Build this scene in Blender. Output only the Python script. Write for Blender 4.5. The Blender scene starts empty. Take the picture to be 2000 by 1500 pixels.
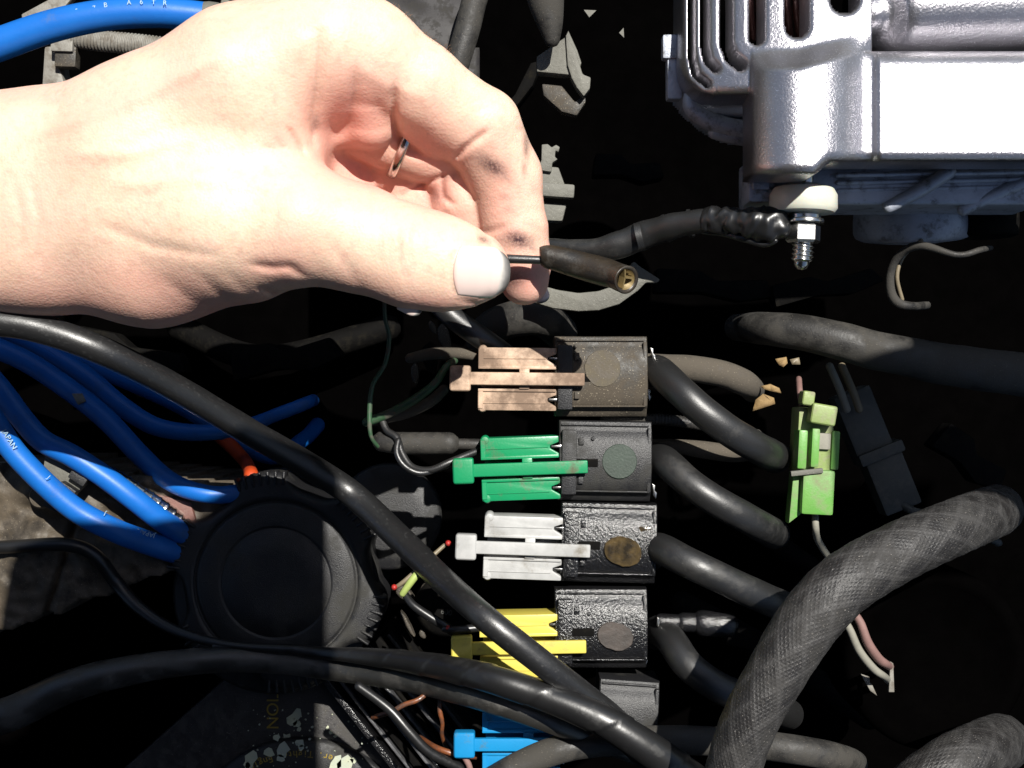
import bpy, bmesh, math, random
import numpy as np
from mathutils import Vector, Matrix, noise
random.seed(4)
C = bpy.context.scene.collection
U = 0.00016          # one length unit of this file in metres (0.16 mm)
H = 2500.0           # camera height above the connector row, in those units

# ------------------------------------------------------------------ camera, sky, sun, exposure
cam = bpy.data.cameras.new('camera'); cam.sensor_width = 36; cam.lens = 45
cam.clip_start = 0.005; cam.clip_end = 50
co = bpy.data.objects.new('camera', cam); C.objects.link(co)
co.location = (0, 0, H*U); bpy.context.scene.camera = co
SUN = Vector((0.30, 0.50, 1.02)).normalized()      # towards the sun
elev = math.asin(SUN.z); az = math.atan2(SUN.x, SUN.y)
w = bpy.data.worlds.new('World'); bpy.context.scene.world = w; w.use_nodes = True
nt = w.node_tree; bg = nt.nodes['Background']
sky = nt.nodes.new('ShaderNodeTexSky'); sky.sky_type = 'NISHITA'; sky.sun_disc = False
sky.sun_elevation = elev; sky.sun_rotation = az
nt.links.new(sky.outputs[0], bg.inputs[0]); bg.inputs[1].default_value = 0.05
sl = bpy.data.lights.new('sun', 'SUN'); sl.energy = 5.0; sl.angle = math.radians(0.45); sl.color = (1, .965, .9)
so = bpy.data.objects.new('sun', sl); C.objects.link(so); so.rotation_euler = SUN.to_track_quat('Z', 'Y').to_euler()
vs = bpy.context.scene.view_settings; vs.view_transform = 'Standard'; vs.look = 'None'; vs.gamma = 1; vs.exposure = 0.70

# ------------------------------------------------------------------ helpers
ZO = 0.0             # base height of the group of parts being built
def P(px, py, z=0.0):
    z = z+ZO; k = (H-z)/H
    return Vector(((px-1000)*k, (750-py)*k, z))
def ZL(z): return 430-(430-z)*1.6
def zl(L): return [(x, y, ZL(z), r) for x, y, z, r in L]
def R(r, z): return r*(H-z-ZO)/H
def tag(o, label=None, cat=None, group=None, kind=None):
    for a, b in (('label', label), ('category', cat), ('group', group), ('kind', kind)):
        if b: o[a] = b
    return o
def empty(name, loc, label, cat, group=None, kind=None):
    o = bpy.data.objects.new(name, None); C.objects.link(o); o.location = Vector(loc)*U
    o.empty_display_size = 0.005
    return tag(o, label, cat, group, kind)
def wloc(o):
    v = Vector((0, 0, 0))
    while o: v = v+Vector(o.location); o = o.parent
    return v
def mobj(name, vs_, fs, mat, parent=None, smooth=True, uv=None, mats=None, midx=None, sharp=None):
    v = np.array([tuple(q) for q in vs_] if not isinstance(vs_, np.ndarray) else vs_, dtype=float)*U
    if parent is not None: off = np.array(wloc(parent)); loc = None
    else:
        off = np.array([(v[:, 0].min()+v[:, 0].max())/2, (v[:, 1].min()+v[:, 1].max())/2, v[:, 2].min()]); loc = off
    v = v-off
    me = bpy.data.meshes.new(name)
    me.from_pydata(v.tolist(), [], fs if isinstance(fs, list) else fs.tolist())
    if smooth:
        me.polygons.foreach_set('use_smooth', [True]*len(me.polygons))
        if sharp: me.set_sharp_from_angle(angle=math.radians(sharp))
    for m in (mats or [mat]): me.materials.append(m)
    if midx is not None: me.polygons.foreach_set('material_index', midx)
    if uv is not None:
        l = me.uv_layers.new(name='UVMap'); idx = np.zeros(len(me.loops), dtype=np.int32); me.loops.foreach_get('vertex_index', idx)
        l.data.foreach_set('uv', np.array(uv, dtype=np.float32)[idx].ravel())
    me.update()
    o = bpy.data.objects.new(name, me); C.objects.link(o)
    if parent is not None: o.parent = parent
    else: o.location = loc
    return o
def merge(parts):
    V, F = [], []
    for v, f in parts:
        n = len(V); V += [tuple(q) for q in v]; F += [[i+n for i in g] for g in f]
    return V, F
def bm_out(bm):
    bmesh.ops.recalc_face_normals(bm, faces=bm.faces)
    bm.verts.ensure_lookup_table()
    v = [x.co.copy() for x in bm.verts]; f = [[q.index for q in p.verts] for p in bm.faces]; bm.free(); return v, f
def poly(pts, z0, z1, bev=2.0, seg=2, taper=0.0):
    """pts: local xy (y down), prism between z0 and z1 with bevelled top"""
    bm = bmesh.new()
    cx = sum(p[0] for p in pts)/len(pts); cy = sum(p[1] for p in pts)/len(pts)
    lo = [bm.verts.new((x, -y, z0)) for x, y in pts]
    hi = [bm.verts.new((x+(cx-x)*taper, -(y+(cy-y)*taper), z1)) for x, y in pts]
    bm.faces.new(lo); top = bm.faces.new(hi[::-1]); n = len(pts)
    for i in range(n): bm.faces.new((lo[i], lo[(i+1) % n], hi[(i+1) % n], hi[i]))
    bmesh.ops.recalc_face_normals(bm, faces=bm.faces)
    if bev > 0:
        bmesh.ops.bevel(bm, geom=[e for e in bm.edges], offset=bev, segments=seg, profile=.6, affect='EDGES', clamp_overlap=True)
    return bm_out(bm)
def box(x0, x1, y0, y1, z0, z1, bev=2.0, seg=2, taper=0.0):
    return poly([(x0, y0), (x1, y0), (x1, y1), (x0, y1)], z0, z1, bev, seg, taper)
def place(part, px, py, z, rot=0.0, tilt=None):
    """local units -> place at the point; local y already flipped; scaled so that one unit is one photo pixel there"""
    v, f = part; o = P(px, py, z); k = (H-o.z)/H; M = Matrix.Rotation(math.radians(-rot), 3, 'Z')
    if tilt is not None: M = M @ tilt
    return [o+(M @ (Vector(q)*k)) for q in v], f
def catmull(pts, step=6.0):
    pts = [Vector(p) for p in pts]; out = []
    n = len(pts)
    for i in range(n-1):
        p0 = pts[max(i-1, 0)]; p1 = pts[i]; p2 = pts[i+1]; p3 = pts[min(i+2, n-1)]
        m = max(2, int((p2-p1).length/step))
        for j in range(m):
            t = j/m
            out.append(0.5*((2*p1)+(p2-p0)*t+(2*p0-5*p1+4*p2-p3)*t*t+(3*p1-p0-3*p2+p3)*t**3))
    out.append(pts[-1]); return out
def tube(pts, seg=20, step=6.0, mod=None, wob=0.0, caps=True, flat=None):
    """pts: (px,py,z,r) in photo pixels at that height. Returns verts, faces, uv"""
    # 4D spline
    P4 = []
    for px, py, z, r in pts:
        q = P(px, py, z); P4.append((q.x, q.y, q.z, R(r, z)))
    arr = [];  n = len(P4)
    A = np.array(P4)
    for i in range(n-1):
        p0, p1, p2, p3 = A[max(i-1, 0)], A[i], A[i+1], A[min(i+2, n-1)]
        m = max(2, int(np.linalg.norm((p2-p1)[:3])/step))
        for j in range(m):
            t = j/m; arr.append(0.5*((2*p1)+(p2-p0)*t+(2*p0-5*p1+4*p2-p3)*t*t+(3*p1-p0-3*p2+p3)*t**3))
    arr.append(A[-1]); arr = np.array(arr)
    c = arr[:, :3]; r = arr[:, 3]
    T = np.gradient(c, axis=0); T /= np.linalg.norm(T, axis=1)[:, None]
    nrm = np.cross(T[0], (0, 0, 1.)); 
    if np.linalg.norm(nrm) < .05: nrm = np.cross(T[0], (1., 0, 0))
    nrm /= np.linalg.norm(nrm); N = [nrm]
    for i in range(1, len(c)):
        v = N[-1]-T[i]*np.dot(N[-1], T[i]); v /= np.linalg.norm(v); N.append(v)
    N = np.array(N); B = np.cross(T, N)
    s = np.concatenate([[0], np.cumsum(np.linalg.norm(np.diff(c, axis=0), axis=1))])
    seed = random.random()*100
    V = []; UV = []; F = []
    th = np.arange(seg)*2*math.pi/seg
    for i in range(len(c)):
        rr = np.full(seg, r[i])
        if mod: rr = mod(s[i], th, r[i])
        if wob: rr = rr*(1+wob*np.array([noise.noise(Vector((s[i]*.02+seed, math.cos(t)*.8, math.sin(t)*.8))) for t in th]))
        ring = c[i]+np.outer(rr*np.cos(th), N[i])+np.outer(rr*np.sin(th), B[i])
        V += [tuple(q) for q in ring]; UV += [(s[i]/100, t/(2*math.pi)) for t in th]
    m = len(c)
    for i in range(m-1):
        for j in range(seg):
            a = i*seg+j; b = i*seg+(j+1) % seg; F.append([a, b, b+seg, a+seg])
    if caps:
        for i, sg in ((0, -1), (m-1, 1)):
            base = [i*seg+j for j in range(seg)]; last = base
            for fr, off in ((.9, .35), (.55, .75)):
                ri = [];
                for j in range(seg):
                    q = c[i]+(np.array(V[base[j]])-c[i])*fr+T[i]*sg*r[i]*off*caps_round
                    ri.append(len(V)); V.append(tuple(q)); UV.append(UV[base[j]])
                for j in range(seg):
                    a, b = last[j], last[(j+1) % seg]; d, e = ri[j], ri[(j+1) % seg]
                    F.append([a, b, e, d] if sg > 0 else [b, a, d, e])
                last = ri
            k = len(V); V.append(tuple(c[i]+T[i]*sg*r[i]*.9*caps_round)); UV.append((s[i]/100, .5))
            for j in range(seg): F.append([last[j], last[(j+1) % seg], k] if sg > 0 else [last[(j+1) % seg], last[j], k])
    return V, F, UV
caps_round = 1.0
def hose(name, pts, mat, label, cat, parent=None, group=None, **kw):
    V, F, UV = tube(pts, **kw)
    o = mobj(name, V, F, mat, parent, uv=UV)
    if parent is None: tag(o, label, cat, group)
    return o
def lathe(prof, n=48, axis='z'):
    """prof: list of (r, h). revolve about z"""
    V = []; F = []
    for r, h in prof:
        for j in range(n):
            a = 2*math.pi*j/n; V.append(Vector((r*math.cos(a), r*math.sin(a), h)))
    for i in range(len(prof)-1):
        for j in range(n):
            a = i*n+j; b = i*n+(j+1) % n; F.append([a, b, b+n, a+n])
    F.append([j for j in range(n)][::-1]); F.append([(len(prof)-1)*n+j for j in range(n)])
    if axis == 'y': V = [Vector((v.x, -v.z, v.y)) for v in V]       # axis runs down the picture
    if axis == 'x': V = [Vector((v.z, v.x, v.y)) for v in V]
    return V, F
def field(x0, x1, y0, y1, step, f, depth=120, inside=None):
    """solid block whose top is the height field f(px,py)"""
    nx = int((x1-x0)/step)+1; ny = int((y1-y0)/step)+1; V = []; idx = {}
    for j in range(ny):
        for i in range(nx):
            px = x0+i*step; py = y0+j*step
            if inside and not inside(px, py): continue
            idx[i, j] = len(V); V.append(P(px, py, f(px, py)))
    F = []
    for j in range(ny-1):
        for i in range(nx-1):
            q = [(i, j), (i, j+1), (i+1, j+1), (i+1, j)]
            if all(a in idx for a in q): F.append([idx[a] for a in q])
    # skirts
    cnt = {}
    for fc in F:
        for a, b in zip(fc, fc[1:]+fc[:1]): cnt[(a, b)] = 1
    low = {}
    def lo(a):
        if a not in low:
            low[a] = len(V); v = V[a]; V.append(Vector((v.x, v.y, v.z-depth)))
        return low[a]
    for (a, b) in list(cnt):
        if (b, a) not in cnt: F.append([b, a, lo(a), lo(b)])
    return V, F
def n2(x, y, s=1.0, o=0.0): return noise.noise(Vector((x*s, y*s, o)))
def text(name, body, size, mat, parent, px, py, z, rot, depth=.3):
    cu = bpy.data.curves.new('t', 'FONT'); cu.body = body; cu.size = size; cu.extrude = depth; cu.align_x = 'CENTER'; cu.align_y = 'CENTER'
    to = bpy.data.objects.new('t', cu); C.objects.link(to)
    dg = bpy.context.evaluated_depsgraph_get(); me = to.evaluated_get(dg).to_mesh()
    v = [x.co.copy() for x in me.vertices]; f = [list(p.vertices) for p in me.polygons]
    bpy.data.objects.remove(to)
    V, F = place((v, f), px, py, z, rot)
    return mobj(name, V, F, mat, parent, smooth=False)

# ------------------------------------------------------------------ materials
def mat(name, col, rough=.5, metal=0., dust=None, dust_amt=0., dust_scale=250., bump=.15, bscale=1500., spec=.5,
        col2=None, scale2=120., speck=None, speck_amt=.0, sss=0., coat=0.):
    m = bpy.data.materials.new(name); m.use_nodes = True; t = m.node_tree; N = t.nodes; L = t.links
    b = N['Principled BSDF']; tc = N.new('ShaderNodeTexCoord')
    def nz(scale, detail=5, rg=.6):
        q = N.new('ShaderNodeTexNoise'); q.inputs['Scale'].default_value = scale; q.inputs['Detail'].default_value = detail
        q.inputs['Roughness'].default_value = rg; L.new(tc.outputs['Object'], q.inputs['Vector']); return q
    def ramp(src, a, c):
        q = N.new('ShaderNodeMapRange'); q.inputs[1].default_value = a; q.inputs[2].default_value = c; L.new(src, q.inputs[0]); return q.outputs[0]
    def mix(fac, A, B):
        q = N.new('ShaderNodeMix'); q.data_type = 'RGBA'
        if isinstance(fac, float): q.inputs[0].default_value = fac
        else: L.new(fac, q.inputs[0])
        for s, k in ((A, 6), (B, 7)):
            if isinstance(s, tuple): q.inputs[k].default_value = (*s, 1)
            else: L.new(s, q.inputs[k])
        return q.outputs[2]
    cur = col
    var = nz(scale2, 6)
    cur = mix(ramp(var.outputs[0], .35, .65), cur, col2 or tuple(c*.72 for c in col))
    rg = None
    if dust:
        d = nz(dust_scale, 8, .7); c0 = .62-dust_amt*.45
        dm = ramp(d.outputs[0], c0, c0+.16)
        cur = mix(dm, cur, dust)
        r = N.new('ShaderNodeMapRange'); r.inputs[3].default_value = rough; r.inputs[4].default_value = min(.95, rough+.4); L.new(dm, r.inputs[0]); rg = r.outputs[0]
    if speck:
        d = nz(2600., 2); dm = ramp(d.outputs[0], .74-speck_amt*.2, .77-speck_amt*.2); cur = mix(dm, cur, speck)
    if isinstance(cur, tuple): b.inputs['Base Color'].default_value = (*cur, 1)
    else: L.new(cur, b.inputs['Base Color'])
    b.inputs['Roughness'].default_value = rough
    if rg: L.new(rg, b.inputs['Roughness'])
    b.inputs['Metallic'].default_value = metal; b.inputs['Specular IOR Level'].default_value = spec
    b.inputs['Coat Weight'].default_value = coat; b.inputs['Coat Roughness'].default_value = .15
    if sss:
        b.inputs['Subsurface Weight'].default_value = sss; b.inputs['Subsurface Radius'].default_value = (1., .4, .2); b.inputs['Subsurface Scale'].default_value = .002
    if bump:
        bn = nz(bscale, 4); bp = N.new('ShaderNodeBump'); bp.inputs['Strength'].default_value = bump; bp.inputs['Distance'].default_value = .0003
        L.new(bn.outputs[0], bp.inputs['Height']); L.new(bp.outputs[0], b.inputs['Normal'])
    return m
DUST = (.070, .059, .045)
M = dict(
 rubber=mat('black_rubber', (.013, .013, .0132), .42, dust=(.020, .0185, .016), dust_amt=.2, dust_scale=55, bump=.18, bscale=2600, speck=(.13, .12, .11), speck_amt=.1, spec=.7, col2=(.011, .011, .011), scale2=40),
 rubber_gloss=mat('worn_black_rubber', (.012, .012, .0125), .38, dust=(.016, .016, .0155), dust_amt=.15, dust_scale=900, bump=.16, bscale=2600, speck=(.12, .12, .12), speck_amt=.06, spec=.8, col2=(.010, .010, .0105), scale2=40),
 rubber_dusty=mat('dusty_rubber', (.018, .017, .016), .5, dust=(.036, .033, .028), dust_amt=.5, dust_scale=70, bump=.3, speck=(.16, .14, .11), speck_amt=.25),
 rubber_brown=mat('brown_dusty_rubber', (.055, .046, .036), .7, dust=DUST, dust_amt=.7, bump=.3, speck=(.22, .19, .14), speck_amt=.3),
 braid=mat('woven_sleeve', (.015, .0138, .0135), .42, dust=(.022, .0205, .019), dust_amt=.4, dust_scale=120, bump=.45, bscale=4200, speck=(.24, .22, .20), speck_amt=.3, col2=(.017, .016, .016)),
 tape=mat('black_tape', (.011, .011, .0115), .36, bump=.15, bscale=600, dust=(.016, .0155, .015), dust_amt=.1, dust_scale=60, spec=.6),
 plastic=mat('black_plastic', (.0125, .0125, .014), .42, bump=.5, bscale=3000, dust=(.022, .021, .018), dust_amt=.3, dust_scale=60, speck=(.14, .14, .12), speck_amt=.15),
 pale_edge=mat('pale_shiny_edge', (.10, .10, .105), .32, bump=.6, bscale=900, col2=(.03, .03, .032), scale2=300),  # thin ribs, paler than the black plastic around them
 plastic_dusty=mat('dusty_black_plastic', (.026, .023, .018), .5, bump=.4, dust=(.060, .048, .034), dust_amt=.5, dust_scale=60, speck=(.28, .24, .17), speck_amt=.4),
 worn_rubber=mat('worn_grey_rubber', (.024, .023, .021), .36, bump=.25, bscale=2600, spec=.8, dust=(.038, .035, .030), dust_amt=.35, dust_scale=90, speck=(.2, .19, .16), speck_amt=.15),
 plastic_wet=mat('oily_black_plastic', (.009, .009, .010), .22, bump=1., bscale=1300, speck=(.12, .11, .1), speck_amt=.1, spec=.7),
 deep=mat('near_black_shade', (.0009, .0008, .0008), 1., bump=.3, bscale=300, spec=.0),  # near-black colour stands in for the shade deep in the bay
 deep2=mat('dark_shade_grime', (.0045, .0042, .004), .75, bump=.6, bscale=400, dust=(.010, .009, .007), dust_amt=.25, spec=.05),  # shade put into the colour of deeper clutter, with some dust
 blue=mat('blue_silicone', (.007, .115, .43), .42, col2=(.006, .10, .39), bump=.12, bscale=900, spec=.35, dust=(.03, .10, .28), dust_amt=.12, dust_scale=120),
 blue_text=mat('pale_print', (.35, .5, .6), .5, bump=0),
 silver=mat('silver_paint', (.42, .41, .435), .30, metal=.9, col2=(.36, .35, .375), bump=.5, bscale=1500, speck=(.9, .9, .95), speck_amt=.4),
 silver_dim=mat('cast_aluminium_sky_tint', (.42, .45, .52), .45, metal=.35, bump=.5, bscale=1500, dust=(.14, .14, .14), dust_amt=.2),  # bluish base stands in for sky reflected along the shaded side
 steel=mat('zinc_steel', (.72, .71, .68), .22, metal=1, bump=.1),
 copper=mat('copper_winding', (.045, .010, .007), .5, metal=.4, bump=.2),
 nylon=mat('white_nylon', (.55, .55, .47), .35, bump=.05, col2=(.5, .5, .42), sss=.3),
 cast=mat('dirty_cast_metal', (.088, .068, .046), .6, col2=(.050, .040, .028), scale2=60, bump=1., bscale=420, dust=(.026, .021, .016), dust_amt=.28, dust_scale=90, speck=(.3, .26, .18), speck_amt=.25),
 grey=mat('dusty_grey_metal', (.125, .122, .102), .65, col2=(.09, .087, .073), bump=.7, bscale=900, speck=(.3, .3, .25), speck_amt=.3),
 pale=mat('pale_dusty_plastic', (.22, .21, .185), .6, bump=.4, col2=(.15, .14, .12), dust=(.12, .105, .085), dust_amt=.35),
 gold=mat('yellow_print', (.30, .21, .03), .5, bump=0),
 grey_print=mat('grey_print', (.05, .05, .045), .6, bump=0),
 flake=mat('peeling_paint', (.42, .43, .28), .6, bump=.3, col2=(.33, .36, .30)),
 leaf=mat('dry_leaf', (.26, .17, .07), .8, bump=.8, bscale=600, col2=(.16, .10, .04), scale2=300),
 orange=mat('orange_rubber', (.45, .05, .008), .5, bump=.1),
 red=mat('red_sleeve', (.35, .02, .015), .5, bump=.1),
 green_wire=mat('green_wire', (.03, .075, .035), .45, dust=(.07, .068, .05), dust_amt=.35, bump=.1),
 lime=mat('lime_wire', (.34, .42, .12), .5, bump=.1),
 tan_wire=mat('tan_wire', (.19, .155, .10), .5, bump=.2),
 copper_wire=mat('orange_brown_wire', (.17, .055, .02), .4, bump=.3, coat=.3, dust=(.03, .02, .015), dust_amt=.35, dust_scale=200),
 pink_wire=mat('dusty_pink_wire', (.22, .125, .11), .7, bump=.2), white_wire=mat('dusty_white_wire', (.24, .23, .19), .7, bump=.2),
 lgreen=mat('light_green_plastic', (.12, .29, .06), .42, bump=.2, col2=(.09, .26, .045), dust=(.17, .20, .10), dust_amt=.3, dust_scale=80),
 lgreen2=mat('olive_green_plastic', (.21, .27, .09), .45, bump=.2, col2=(.18, .24, .08), dust=(.22, .22, .13), dust_amt=.3),
 c_beige=mat('beige_pink_plastic', (.52, .36, .25), .5, bump=.2, dust=(.17, .115, .08), dust_amt=.46, dust_scale=75, speck=(.1, .07, .05), speck_amt=.15),
 c_green=mat('green_plastic', (.005, .22, .085), .35, bump=.1, dust=(.07, .075, .04), dust_amt=.16, dust_scale=110, col2=(.005, .20, .075)),
 c_white=mat('off_white_plastic', (.40, .40, .39), .4, bump=.1, dust=(.16, .145, .12), dust_amt=.14, dust_scale=100),
 c_yellow=mat('yellow_plastic', (.55, .46, .075), .4, bump=.08, dust=(.36, .28, .07), dust_amt=.15, col2=(.52, .43, .08)),
 c_blue=mat('sky_blue_plastic', (.006, .20, .44), .38, bump=.1, dust=(.04, .11, .15), dust_amt=.12, col2=(.006, .18, .40)),
 st_brown=mat('dusty_disc', (.075, .061, .043), .65, bump=.4, col2=(.055, .045, .032), dust=(.095, .08, .055), dust_amt=.4, speck=(.35, .3, .2), speck_amt=.3),
 st_green=mat('green_grey_disc', (.026, .042, .030), .5, bump=.2, speck=(.1, .13, .1), speck_amt=.3),
 st_gold=mat('glossy_brown_glue', (.085, .058, .024), .14, bump=1.8, bscale=230, col2=(.02, .016, .011), scale2=260, coat=.6),
 st_pink=mat('pale_brown_disc', (.060, .047, .040), .5, bump=.5, bscale=500, col2=(.035, .029, .025), scale2=200),
)

def weave(m):
    t = m.node_tree; N = t.nodes; L = t.links; b = N['Principled BSDF']
    uv = N.new('ShaderNodeUVMap'); sp = N.new('ShaderNodeSeparateXYZ'); L.new(uv.outputs[0], sp.inputs[0])
    def ma(op, a, c=None):
        q = N.new('ShaderNodeMath'); q.operation = op
        for i_, s_ in enumerate((a, c)):
            if s_ is None: continue
            if isinstance(s_, (int, float)): q.inputs[i_].default_value = s_
            else: L.new(s_, q.inputs[i_])
        return q.outputs[0]
    def grid(ks, kt, pw):
        A = ma('MULTIPLY', sp.outputs[0], ks*100); Bv = ma('MULTIPLY', sp.outputs[1], kt*2*math.pi)
        c1 = ma('ABSOLUTE', ma('COSINE', ma('ADD', A, Bv))); c2 = ma('ABSOLUTE', ma('COSINE', ma('SUBTRACT', A, Bv)))
        return ma('POWER', ma('MAXIMUM', c1, c2), pw)
    big = grid(math.pi/70, 3, 14); fine = grid(math.pi/10, 20, 2)
    old = b.inputs['Base Color'].links[0].from_socket
    mx = N.new('ShaderNodeMix'); mx.data_type = 'RGBA'; L.new(ma('MULTIPLY', big, .6), mx.inputs[0]); L.new(old, mx.inputs[6]); mx.inputs[7].default_value = (.040, .038, .037, 1)
    L.new(mx.outputs[2], b.inputs['Base Color'])
    oldn = b.inputs['Normal'].links[0].from_socket
    bp = N.new('ShaderNodeBump'); bp.inputs['Strength'].default_value = .3; bp.inputs['Distance'].default_value = .0003
    L.new(ma('ADD', fine, ma('MULTIPLY', big, .6)), bp.inputs['Height']); L.new(oldn, bp.inputs['Normal']); L.new(bp.outputs[0], b.inputs['Normal'])
weave(M['braid'])

# ------------------------------------------------------------------ the setting: floor and walls of the bay
def fz(px, py): return -760+60*n2(px, py, .004)+18*n2(px, py, .02, 3)
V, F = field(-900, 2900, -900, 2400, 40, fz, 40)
tag(mobj('bay_floor', V, F, M['deep']), 'bottom of the engine bay, coloured black for shade', None, None, 'structure')
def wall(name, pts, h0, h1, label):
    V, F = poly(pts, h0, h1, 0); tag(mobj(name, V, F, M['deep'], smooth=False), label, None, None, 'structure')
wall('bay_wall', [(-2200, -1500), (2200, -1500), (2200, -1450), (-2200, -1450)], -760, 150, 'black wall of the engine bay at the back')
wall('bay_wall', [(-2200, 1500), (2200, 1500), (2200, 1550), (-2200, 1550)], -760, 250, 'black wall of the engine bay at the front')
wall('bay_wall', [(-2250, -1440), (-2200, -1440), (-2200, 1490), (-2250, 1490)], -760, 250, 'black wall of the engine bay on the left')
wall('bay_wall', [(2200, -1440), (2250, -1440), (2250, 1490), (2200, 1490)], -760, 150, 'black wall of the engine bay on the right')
# unseen sheet added high above, cut to shade the lower left of the bay
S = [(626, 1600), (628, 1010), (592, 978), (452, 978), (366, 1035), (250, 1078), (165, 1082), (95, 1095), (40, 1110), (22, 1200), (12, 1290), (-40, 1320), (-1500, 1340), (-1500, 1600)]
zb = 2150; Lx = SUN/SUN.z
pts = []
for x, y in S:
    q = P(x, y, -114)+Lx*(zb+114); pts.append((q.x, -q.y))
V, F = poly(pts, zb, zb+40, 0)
T_ = [(1604, 800), (1612, 1040), (1690, 1055), (2400, 1040), (2400, 560), (1835, 580), (1775, 640), (1752, 700), (1640, 735)]  # outline of a second unseen sheet, added to shade the right side
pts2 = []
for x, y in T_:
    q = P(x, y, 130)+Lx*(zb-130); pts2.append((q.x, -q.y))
V2, F2 = poly(pts2, zb, zb+40, 0); tag(mobj('shadow_blocker', V2, F2, M['plastic'], smooth=False), 'second unseen shadow duct above the bay, outside the picture on the right', 'blocker')
tag(mobj('shadow_blocker', V, F, M['plastic'], smooth=False), 'flat unseen shadow duct held above the bay, outside the picture', 'blocker')
# unseen raised bonnet, added above and behind the camera to block the overhead sky
bm = bmesh.new(); NB = 8; rows_ = []
for th_ in (0, 40):
    rows_.append([[bm.verts.new((-3600+4300*i/NB, y, z+th_-60*math.cos(math.pi*(i/NB-.5)))) for i in range(NB+1)] for y, z in ((-2300, 150), (-2250, 1400), (-1900, 2300), (-1300, 2820), (-500, 3080), (250, 3150))])
for k_, rw in enumerate(rows_):
    for a_, b_ in zip(rw, rw[1:]):
        for i in range(NB): bm.faces.new((a_[i], a_[i+1], b_[i+1], b_[i]))
for e_ in (0, -1):
    for i in range(NB): bm.faces.new((rows_[0][e_][i], rows_[1][e_][i], rows_[1][e_][i+1], rows_[0][e_][i+1]))
V, F = bm_out(bm)
tag(mobj('bonnet', V, F, M['plastic']), 'raised black bonnet leaning over the engine bay, unseen, added to block the sky', 'bonnet')

# ------------------------------------------------------------------ hoses
G = 'black rubber hoses crossing the bay'
hose('rubber_hose', [(-160, 612, 440, 30), (-60, 622, 440, 30), (70, 640, 430, 29), (210, 690, 405, 28), (350, 762, 302, 27), (490, 845, 185, 26), (595, 905, 105, 26), (690, 967, 66, 26), (780, 1051, 150, 26), (870, 1138, 280, 26), (945, 1205, 385, 26), (1050, 1288, 385, 26), (1137, 1356, 340, 26), (1200, 1412, 295, 30), (1300, 1510, 240, 30), (1400, 1620, 200, 27)],
     M['rubber_gloss'], 'long black rubber hose running diagonally over the black cap and the yellow connector', 'hose', group=G, seg=32, wob=.015)
hose('rubber_hose', [(-140, 1470, 40, 35), (-40, 1416, 40, 35), (35, 1388, 40, 34), (140, 1339, 40, 32), (245, 1311, 38, 29), (350, 1295, 30, 26), (455, 1288, 22, 25), (560, 1292, 16, 25), (665, 1306, 28, 25), (735, 1316, 80, 25), (840, 1336, 190, 25), (945, 1363, 298, 26), (1050, 1398, 306, 25), (1120, 1425, 278, 23), (1200, 1455, 220, 22), (1290, 1490, 170, 22)],
     M['worn_rubber'], 'grey worn rubber hose curving across the bottom left below the black cap', 'hose', group=G, seg=32, wob=.03)
def tapemod(s, th, r):
    return r*(1+.075*np.mod(s/120.+th/(2*math.pi), 1.)**1.5-.03)
hose('taped_harness', [(420, 1262, 20, 8), (560, 1268, 36, 10), (640, 1276, 54, 12), (735, 1284, 118, 18), (840, 1299, 232, 24), (945, 1322, 342, 28), (1050, 1355, 366, 29), (1155, 1396, 380, 31), (1225, 1435, 382, 33), (1295, 1482, 370, 34), (1380, 1545, 330, 35), (1480, 1640, 300, 35)],
     M['tape'], 'wire harness wrapped in a spiral of black tape beside the grey hose', 'wiring harness', seg=36, step=3, mod=tapemod)
hose('cable', [(-60, 1072, -20, 13), (20, 1068, -8, 13), (130, 1064, 5, 14), (185, 1085, -5, 14), (225, 1135, -40, 14), (270, 1185, -30, 13), (335, 1228, -10, 11), (430, 1257, 20, 9), (560, 1270, 34, 8)],
     M['tape'], 'thin black cable bending from the left edge down to the black cap', 'cable', seg=14)
ZO = 230.0
hose('rubber_hose', [(900, 1560, 60, 27), (1015, 1495, 58, 27), (1085, 1466, 48, 27), (1155, 1452, 38, 27), (1260, 1445, 30, 27), (1347, 1446, 40, 28), (1450, 1452, 50, 28), (1540, 1462, 70, 28), (1610, 1474, 55, 28), (1650, 1484, 10, 27), (1665, 1490, -90, 26), (1668, 1492, -260, 26)],
     M['rubber_dusty'], 'short dusty black hose under the braided hose at the bottom edge', 'hose', group=G, seg=28, wob=.03)
def braidmod(s, th, r):
    a = np.abs(np.cos(s/70.*math.pi+3*th)); b = np.abs(np.cos(s/70.*math.pi-3*th))
    f1 = np.sin(s/9.*math.pi+24*th)*np.sin(s/9.*math.pi-24*th)
    return r*(1+.018*np.maximum(a**6, b**6)+.008*(1-np.minimum(a, b))+.006*f1)
hose('braided_hose', [(1405, 1700, 300, 54), (1418, 1590, 310, 54), (1436, 1490, 320, 53), (1466, 1405, 330, 54), (1510, 1325, 335, 56), (1575, 1220, 335, 60), (1650, 1140, 325, 60), (1755, 1078, 300, 57), (1840, 1040, 260, 54), (1900, 1015, 190, 52), (1932, 1002, 80, 50), (1945, 998, -80, 48), (1948, 995, -300, 48)],
     M['braid'], 'thick black hose in woven sleeving arching up the right side', 'hose', seg=160, step=2.6, mod=braidmod)
hose('braided_hose', [(1640, 1820, -150, 58), (1705, 1660, 20, 60), (1780, 1560, 100, 60), (1860, 1496, 100, 58), (1922, 1464, 30, 56), (1948, 1452, -100, 54), (1954, 1450, -300, 54)],
     M['braid'], 'thick dusty hose end bulging into the bottom right corner', 'hose', seg=128, step=3.5, mod=braidmod)
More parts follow.
